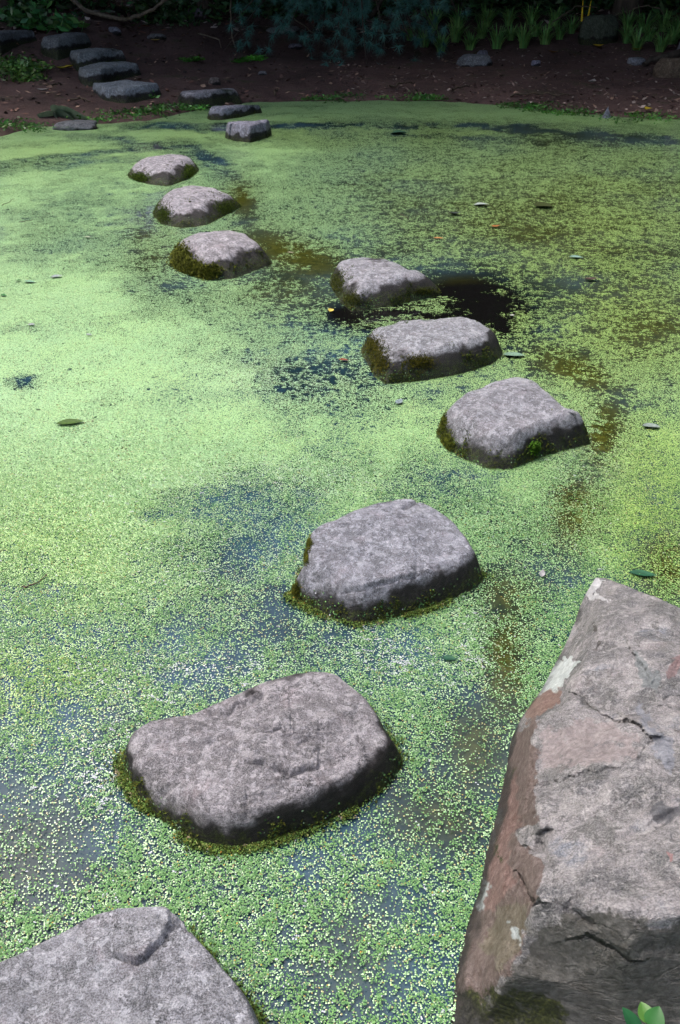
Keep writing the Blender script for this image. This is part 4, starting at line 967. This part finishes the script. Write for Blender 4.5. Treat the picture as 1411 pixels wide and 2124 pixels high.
# shore weeds: low leafy ground cover
def leafcloud(n, R3, leaf, seed, flat=False, clumps=12, taper=.6):
    g_ = np.random.default_rng(seed); cc = g_.normal(0, .45, (clumps, 3)); 
    cc /= np.maximum(1, np.linalg.norm(cc, axis=1, keepdims=True))
    k = g_.integers(0, clumps, n); P = cc[k]+g_.normal(0, .22, (n, 3)); P = P*np.array(R3)
    if flat: P[:, 2] = np.abs(P[:, 2])
    a = g_.normal(0, 1, (n, 3)); a[:, 2] *= .5; a /= np.linalg.norm(a, axis=1, keepdims=True); b = np.cross(a, g_.normal(0, 1, (n, 3))); b /= np.linalg.norm(b, axis=1, keepdims=True)
    s_ = leaf*g_.uniform(.6, 1.3, n); V = np.stack([P-a*s_[:, None], P-b*(s_*.45)[:, None]+a*(s_*.1)[:, None], P+a*s_[:, None], P+b*(s_*.45)[:, None]+a*(s_*.1)[:, None]], 1).reshape(-1, 3)
    F = (np.arange(n)*4)[:, None]+np.array([[0, 1, 2, 3]]); C_ = (g_.uniform(.6, 1.4, clumps)[k])[:, None]*g_.uniform(.7, 1.3, (n, 3))
    return V, F, np.repeat(C_, 4, 0)
def weed(px, py, r, hgt, leaf, n, tintc, label, name='ground_cover_plant', cat='plant', seed=0, kind=None, mat='leafd', group=None):
    p = on_ground(px, py); V, F, C_ = leafcloud(n, (r, r*.7, hgt), leaf, seed, True, clumps=9)
    o = link(name, npmesh(name, V, F, col=C_*np.array(tintc), smooth=False), M[mat]); o.location = p; props(o, label, cat if not kind else None, group, kind); return o
weed(25, 145, .75, .16, .035, 2200, (1.6, 1.5, .9), 'low yellowish green weedy ground cover at the left edge of the bank', 'ground_cover', seed=1, kind='stuff', mat='leafd')
weed(60, 165, .5, .10, .03, 900, (1.8, 1.6, .9), 'sparse weedy ground cover left of the stack of stones', 'ground_cover', seed=2, kind='stuff')
weed(90, 58, .45, .30, .09, 260, (1.6, 1.8, 1.6), 'leafy green plant behind the two dark stones at upper left', seed=3)
weed(45, 55, .40, .28, .08, 220, (1.1, 1.5, 1.2), 'dark leafy plant at the left edge behind the flat stone', seed=4)
weed(398, 127, .16, .05, .02, 500, (1.3, 1.8, .6), 'small green moss pad with a white dot on the soil', 'moss_pad', 'moss', seed=5)
weed(520, 127, .26, .06, .02, 900, (1.2, 2.2, .5), 'larger bright moss pad on the soil below the pine tufts', 'moss_pad', 'moss', seed=6)
weed(230, 155, .07, .08, .03, 40, (2.0, 2.6, 1.0), 'small seedling in front of the middle bank stone', 'seedling', 'plant', seed=7)
weed(315, 203, .07, .08, .03, 40, (2.4, 2.6, 1.2), 'pale seedling at the right end of the lowest bank stone', 'seedling', 'plant', seed=8)
for i, (x, y, r_) in enumerate(((30, 262, .5), (250, 243, .5), (350, 232, .45), (400, 226, .3), (1090, 222, .4), (860, 206, .4), (1330, 244, .6), (700, 206, .4), (1180, 234, .4))):
    weed(x, y, r_, .05, .022, 420, (1.3, 1.7, .8), 'low green weeds along the waterline', 'shore_weeds', seed=20+i, kind='stuff')

# ------------------------------------------------------------------ iris / lily turf clumps
def clump_mesh(seed, n=75, L=.36):
    g_ = np.random.default_rng(seed); parts = []; cols = []
    for i in range(n):
        a = g_.uniform(0, 6.28); r0 = g_.uniform(0, .07); l = L*g_.uniform(.55, 1.15); lean = g_.uniform(.35, 1.35); w = g_.uniform(.006, .011)
        t = np.linspace(0, 1, 7)[:, None]; d = np.array([math.cos(a), math.sin(a), 0])
        c = d*r0+d*(lean*l*.75*t**1.6)+np.array([0, 0, 1])*l*(t-.42*lean*t**2.6)
        s_ = np.array([-math.sin(a), math.cos(a), 0])*w*(1-t**2.5)
        V = np.stack([c-s_, c+s_], 1).reshape(-1, 3); parts.append((V, gridfaces(7, 2))); cols.append(np.full((14, 3), g_.uniform(.6, 1.5))*np.array([g_.uniform(.8, 1.3), 1, 1]))
    V, F = joinparts(parts); return npmesh('blades', V, F, col=np.concatenate(cols))
CM = [clump_mesh(500+i) for i in range(5)]
for m_ in CM: m_.materials.append(M['iris'])
spots = [(850, 84), (880, 98), (915, 108), (945, 88), (975, 104), (1000, 80), (1030, 102), (1060, 84), (1085, 100), (1110, 76), (1130, 92), (1160, 82), (1185, 70), (900, 62), (950, 58), (1010, 56), (1055, 55), (1100, 52), (1150, 55),
         (1300, 90), (1320, 104), (1345, 86), (1370, 108), (1395, 92), (1335, 68), (1375, 66), (1405, 70), (1300, 62), (1425, 100)]
where = ['front row left of the mossy boulder, against bare soil', 'behind the front row, left of the mossy boulder', 'right of the mossy boulder, near the grey trunk']
for i, (x, y) in enumerate(spots):
    o = link('iris_clump', CM[i % 5]); p = on_ground(x, y); o.location = p; o.rotation_euler.z = random.uniform(0, 6.28); s_ = random.uniform(.85, 1.2); o.scale = (s_, s_, s_)
    w = 2 if x > 1250 else (0 if y > 78 else 1)
    row = sorted([q_ for q_ in spots if (2 if q_[0] > 1250 else (0 if q_[1] > 78 else 1)) == w], key=lambda q_: q_[0], reverse=(w != 2))
    k_ = row.index((x, y)); nth = ['nearest', 'second', 'third', 'fourth', 'fifth', 'sixth', 'seventh', 'eighth', 'ninth', 'tenth', 'eleventh', 'twelfth'][k_]
    props(o, ['front row iris clump, %s one leftward from the mossy boulder', 'back row iris clump, %s one leftward from the mossy boulder', 'iris clump right of the mossy boulder, %s one from it'][w] % nth, 'plant', 'iris clumps '+['in the front row', 'in the back row', 'by the grey trunk'][w])
# yellow upright leaves
p = on_ground(1213, 45)
V, F = joinparts([tube([p+np.array([dx, 0, 0]), p+np.array([dx*1.5, 0, .30])], .02, .006, 4) for dx in (-.05, .04)])
o = link('yellow_shoot', npmesh('yellow_shoot', V-p, F, col=np.array((9.0, 3.0, .6))), M['iris']); o.location = p; props(o, 'upright yellowed shoots just left of the mossy boulder', 'plant')

# ------------------------------------------------------------------ arching stems, fallen branch, saplings
def bpts(l, Y): return [at_depth(x, y, Y) for x, y in l]
Y1 = on_ground(260, 62)[1]
tubeobj('fallen_branch', [tube(bpts([(140, -12), (165, 15), (205, 33), (250, 39), (268, 39)], Y1), .035, .03, 8, .02, 1), tube(bpts([(268, 39), (300, 28), (330, 12), (355, -12)], Y1), .03, .022, 8, .02, 2)], M['branch'], 'thick curved fallen branch sagging into a V at upper left', 'branch')
tubeobj('mossy_stick', [tube(bpts([(241, 18), (252, 24), (262, 32)], Y1-.1), .035, .028, 8, .02, 3)], M['moss'], 'short stub wrapped in yellow green moss, on the curved branch', 'branch')
p0 = on_ground(488, 98)
tubeobj('sapling', [tube([p0, at_depth(480, 62, p0[1]), at_depth(478, 20, p0[1]), at_depth(479, -40, p0[1])], .014, .010, 6, .02, 4)], M['branch'], 'thin bare upright sapling stem at the edge of the soil', 'sapling')
for i, (l, lab) in enumerate((([(1128, 66), (1150, 45), (1178, 22), (1205, 12), (1240, 14)], 'tan dead stem arching over the irises to the mossy boulder'), ([(1270, 35), (1330, 10), (1370, 16), (1392, 50)], 'arching grey stem over the right irises'), ([(690, 85), (720, 97), (760, 95), (800, 86)], 'curved low dry stem under the pine'),
                              ([(400, 20), (450, 45), (515, 55)], 'dead grey twig slanting under the trees'), ([(600, 30), (640, 60), (680, 92)], 'slanting bare branch left of the pine trunk'), ([(410, 70), (455, 82), (462, 100)], 'short forked dry twig rising from the soil edge'))):
    Yb = on_ground(l[-1][0] if l[-1][1] > l[0][1] else l[0][0], max(l[-1][1], l[0][1]))[1]
    tubeobj('dead_stem', [tube(bpts(l, Yb), .012, .007, 5, .03, 10+i)], M['branch'], lab, 'stem')

# grey trunk at the right edge
p = on_ground(1408, 118); tr = empty('grey_trunk_tree', p); props(tr, 'smooth grey tree trunk at the right picture edge above a brown stone', 'tree')
V, F = tube([p+np.array([.1, 0, -.1]), p+np.array([.16, 0, .3]), p+np.array([.28, .1, 1.5]), p+np.array([.3, .3, 5.5])], .17, .10, 14, .03, 5)
link('trunk', npmesh('trunk', V-p, F), M['paletrunk'], tr)
V, F = tube([p+np.array([-.02, -.1, .06]), p+np.array([-.3, -.25, .03]), p+np.array([-.6, -.3, -.06])], .06, .03, 8, .03, 6)
link('root', npmesh('root', V-p, F), M['bark'], tr)
CROWNS = []
for i in range(4):
    V, F, C_ = leafcloud(6500, (2.6, 2.6, 1.9), .17, 700+i, clumps=34); CROWNS.append(npmesh('crown', V, F, col=C_, smooth=False)); CROWNS[-1].materials.append(M['leafd'])
c = link('crown', CROWNS[0], None, tr); c.location = (.2, .3, 5.2)

# ------------------------------------------------------------------ pine with drooping boughs
ptr = on_ground(716, 112); pine = empty('pine_tree', ptr); props(pine, 'dark trunked pine with drooping blue green needle tufts over the bank', 'tree')
V, F = tube([ptr+np.array([0, 0, -.1]), at_depth(722, 60, ptr[1]), at_depth(735, 0, ptr[1]), at_depth(730, -400, ptr[1]), at_depth(715, -900, ptr[1])], .13, .06, 12, .04, 8)
link('trunk', npmesh('trunk', V-ptr, F), M['bark'], pine)
V, F = joinparts([tube(bpts([(728, 50), (750, 38), (775, 30), (790, 5), (800, -30)], ptr[1]-.1), .05, .03, 8, .03, 9)])
link('limb', npmesh('limb', V-ptr, F), M['bark'], pine)
def tuft(c, r, g_, n=54, dirv=(0, 0, -1)):
    d = g_.normal(0, 1, (n, 3))+np.array(dirv)*.5; d /= np.linalg.norm(d, axis=1, keepdims=True); s_ = np.cross(d, g_.normal(0, 1, (n, 3))); s_ /= np.linalg.norm(s_, axis=1, keepdims=True); l = r*g_.uniform(.7, 1.1, (n, 1))
    V = np.stack([c-s_*.0035, c+s_*.0035, c+d*l+s_*.0006+np.array([0, 0, -1])*l*.15], 1).reshape(-1, 3)
    return V, (np.arange(n)*3)[:, None]+np.array([[0, 1, 2]])
ends = [((700, -60), (560, 30)), ((700, -90), (600, 70)), ((715, -40), (640, 95)), ((720, -20), (560, 100)), ((700, -60), (660, 130)), ((730, 0), (690, 150)), ((740, -30), (760, 140)), ((745, -50), (800, 110)), ((760, -60), (880, 130)), ((770, -80), (900, 70)), ((760, -90), (830, 50)), ((740, -20), (720, 100)), ((780, -90), (950, 30)), ((720, -50), (745, 60)), ((745, -60), (850, 90)), ((700, -60), (455, 128)), ((700, -60), (640, 30)), ((745, -60), (905, 100)), ((720, -70), (480, 60))]
for i, (a, b) in enumerate(ends):
    g_ = np.random.default_rng(900+i); Yd = ptr[1]-.3-.9*g_.random(); parts = []
    A_ = at_depth(a[0], a[1]-60, ptr[1]); B_ = at_depth(b[0], b[1]-8, Yd); mid = (A_+B_)/2+np.array([0, 0, .25])
    bo = link('bough', npmesh('bough', *(lambda q_: (q_[0]-ptr, q_[1]))(tube([A_, mid, B_], .02, .005, 5, .04, i))), M['bark'], pine)
    tv, tf = [], []
    for k in range(16):
        t = .45+.55*k/15; c = A_*(1-t)**2+2*t*(1-t)*mid+B_*t*t+g_.normal(0, .09, 3)*np.array([1.6, 1, 1]); tv.append(tuft(c, .13, g_))
    V, F = joinparts(tv); nb = link('needles', npmesh('needles', V-ptr, F, col=np.full(3, g_.uniform(.7, 1.4)), smooth=False), M['needle'], bo); nb['kind'] = 'stuff'

# ------------------------------------------------------------------ shrubs behind, surrounding trees
SH = []
for i in range(4):
    V, F, C_ = leafcloud(1500, (1.0, .8, .75), .075, 800+i, True, clumps=16); SH.append(npmesh('shrub_leaves', V, F, col=C_, smooth=False)); SH[-1].materials.append(M['leafd'])
shr = [(20, 12, 'dark shrub at the upper left corner'), (120, 22, 'dark shrub behind the leafy plant at upper left'), (330, 36, 'low dark shrub behind the curved branch'), (430, 12, 'dark shrub between the curved branch and the sapling'), (545, 22, 'dark shrub right of the bare sapling'), (640, 14, 'dark shrub left of the pine trunk'),
       (820, 26, 'dark shrub right of the pine trunk'), (900, 18, 'dark shrub behind the left end of the iris bed'), (1010, 22, 'dark shrub behind the middle of the iris bed'), (1110, 24, 'leafy shrub behind the dead arching stem'), (1230, 12, 'broad leaved shrub above the mossy boulder'), (1330, 18, 'leafy shrub behind the right irises'), (1400, 16, 'dark shrub at the upper right corner')]
for i, (x, y, lab) in enumerate(shr):
    p = on_ground(x, y+18); o = link('shrub', SH[i % 4]); o.location = (p[0], p[1]+.7, p[2]-.05); o.rotation_euler.z = random.uniform(0, 6.28); s_ = random.uniform(.7, 1.0); o.scale = (s_, s_, s_); props(o, lab, 'shrub')
TRK = []
for i in range(3):
    ps_ = [tube([np.array([0, 0, -.3]), np.array([.1, 0, 2.5]), np.array([-.05, .1, 6.0]), np.array([0, 0, 8.5])], .22, .08, 12, .08, 40+i)]
    for k in range(6):
        a = k*1.1+i; ps_.append(tube([np.array([0, 0, 3.6+k*.6]), np.array([math.cos(a)*1.2, math.sin(a)*1.2, 4.6+k*.6]), np.array([math.cos(a)*2.3, math.sin(a)*2.3, 5.4+k*.6])], .08, .02, 7, .08, 60+k))
    V, F = joinparts(ps_); TRK.append(npmesh('trunk', V, F)); TRK[-1].materials.append(M['bark'])
def tree(x, y, s_, k, lab, group, over=False):
    z = float(terrain(x, y)); e = empty('broadleaf_tree', (x, y, z)); e.scale = (s_, s_, s_); e.rotation_euler.z = k*1.3; props(e, lab, 'tree', group)
    link('trunk', TRK[k % 3], None, e)
    for dx, dy, dz in ((0, 0, 7.6), (1.4, .9, 6.0), (-1.5, -.6, 6.3), (.3, -1.6, 5.6)):
        c = link('crown', CROWNS[(k+int(dz)) % 4], None, e); c.location = (dx, dy, dz); c.rotation_euler.z = dx*2
    if over:      # unseen long limb and crowns, added to shade the bank below
        e.rotation_euler.z = 0; L = (y-11.9)/s_
        V, F = tube([np.array([0, 0, 3.2/s_]), np.array([0, -L*.5, 4.2/s_]), np.array([0, -L, 4.6/s_])], .10, .03, 8, .08, k); link('limb', npmesh('limb', V, F), M['bark'], e)
        for q_ in (.55, 1.0):
            c = link('crown', CROWNS[(k+2) % 4], None, e); c.location = (0, -L*q_, 4.9/s_); c.scale = (.72/s_, .70/s_, .42/s_)
for i, (x, y) in enumerate([(-9, 14.6), (-5.3, 15.4), (-2.3, 16.6), (1.6, 17.5), (4.6, 16.0), (8.5, 15), (-11, 19), (-7, 20), (-3.5, 21), (.5, 22), (4, 21), (8, 20), (12, 17), (-13, 12), (-2, 26), (5, 27), (-9, 26), (11, 26)]):
    tree(x, y, random.uniform(.62, .8) if x < 3 else random.uniform(.95, 1.2), i, 'tall dark broadleaf tree of the wood behind the far bank', 'trees of the wood behind the bank', over=i < 6)
for i, (x, y) in enumerate([(11, 11), (10.5, 7), (11, 3), (12, -1), (15, 9), (15, 3)]):
    tree(x, y, random.uniform(1.1, 1.4), i, 'tall broadleaf tree standing on the right shore of the pond', 'trees on the right shore')
for i, (x, y) in enumerate([(-15, 7), (-16, 2), (-14, -8), (0, -13), (7, -12), (-7, -13)]):
    tree(x, y, random.uniform(.9, 1.1), i, 'tree on the near and left shore of the pond', 'trees on the near and left shore')
for i, (x, y, z_, sc_) in enumerate([(-11, 20, .9, .8), (-6.5, 20.5, .9, .8), (-2, 21, 1.0, .9), (2, 20.5, 1.4, 1.1), (5.5, 19.5, 1.6, 1.2), (9.5, 18.5, 1.7, 1.3), (13, 15, 1.6, 1.3), (13, 10, 1.6, 1.3), (13, 6, 1.6, 1.2), (3.5, 24, 3.4, 1.4), (8, 23, 3.6, 1.4), (12.5, 20, 3.2, 1.4), (16, 13, 3, 1.4), (-15, 17, 1.2, .9), (0, 25, 2.2, 1.2)]):
    o = link('understory_bush', CROWNS[i % 4]); o.location = (x, y, float(terrain(x, y))+z_); o.scale = (sc_, sc_*.8, sc_); o.rotation_euler.z = i*1.7
    props(o, 'dense dark bush filling the space between the tree trunks behind', 'bush', 'bushes between the tree trunks')
print('objects', len(bpy.data.objects), 'tris', sum(len(m.polygons) for m in bpy.data.meshes))
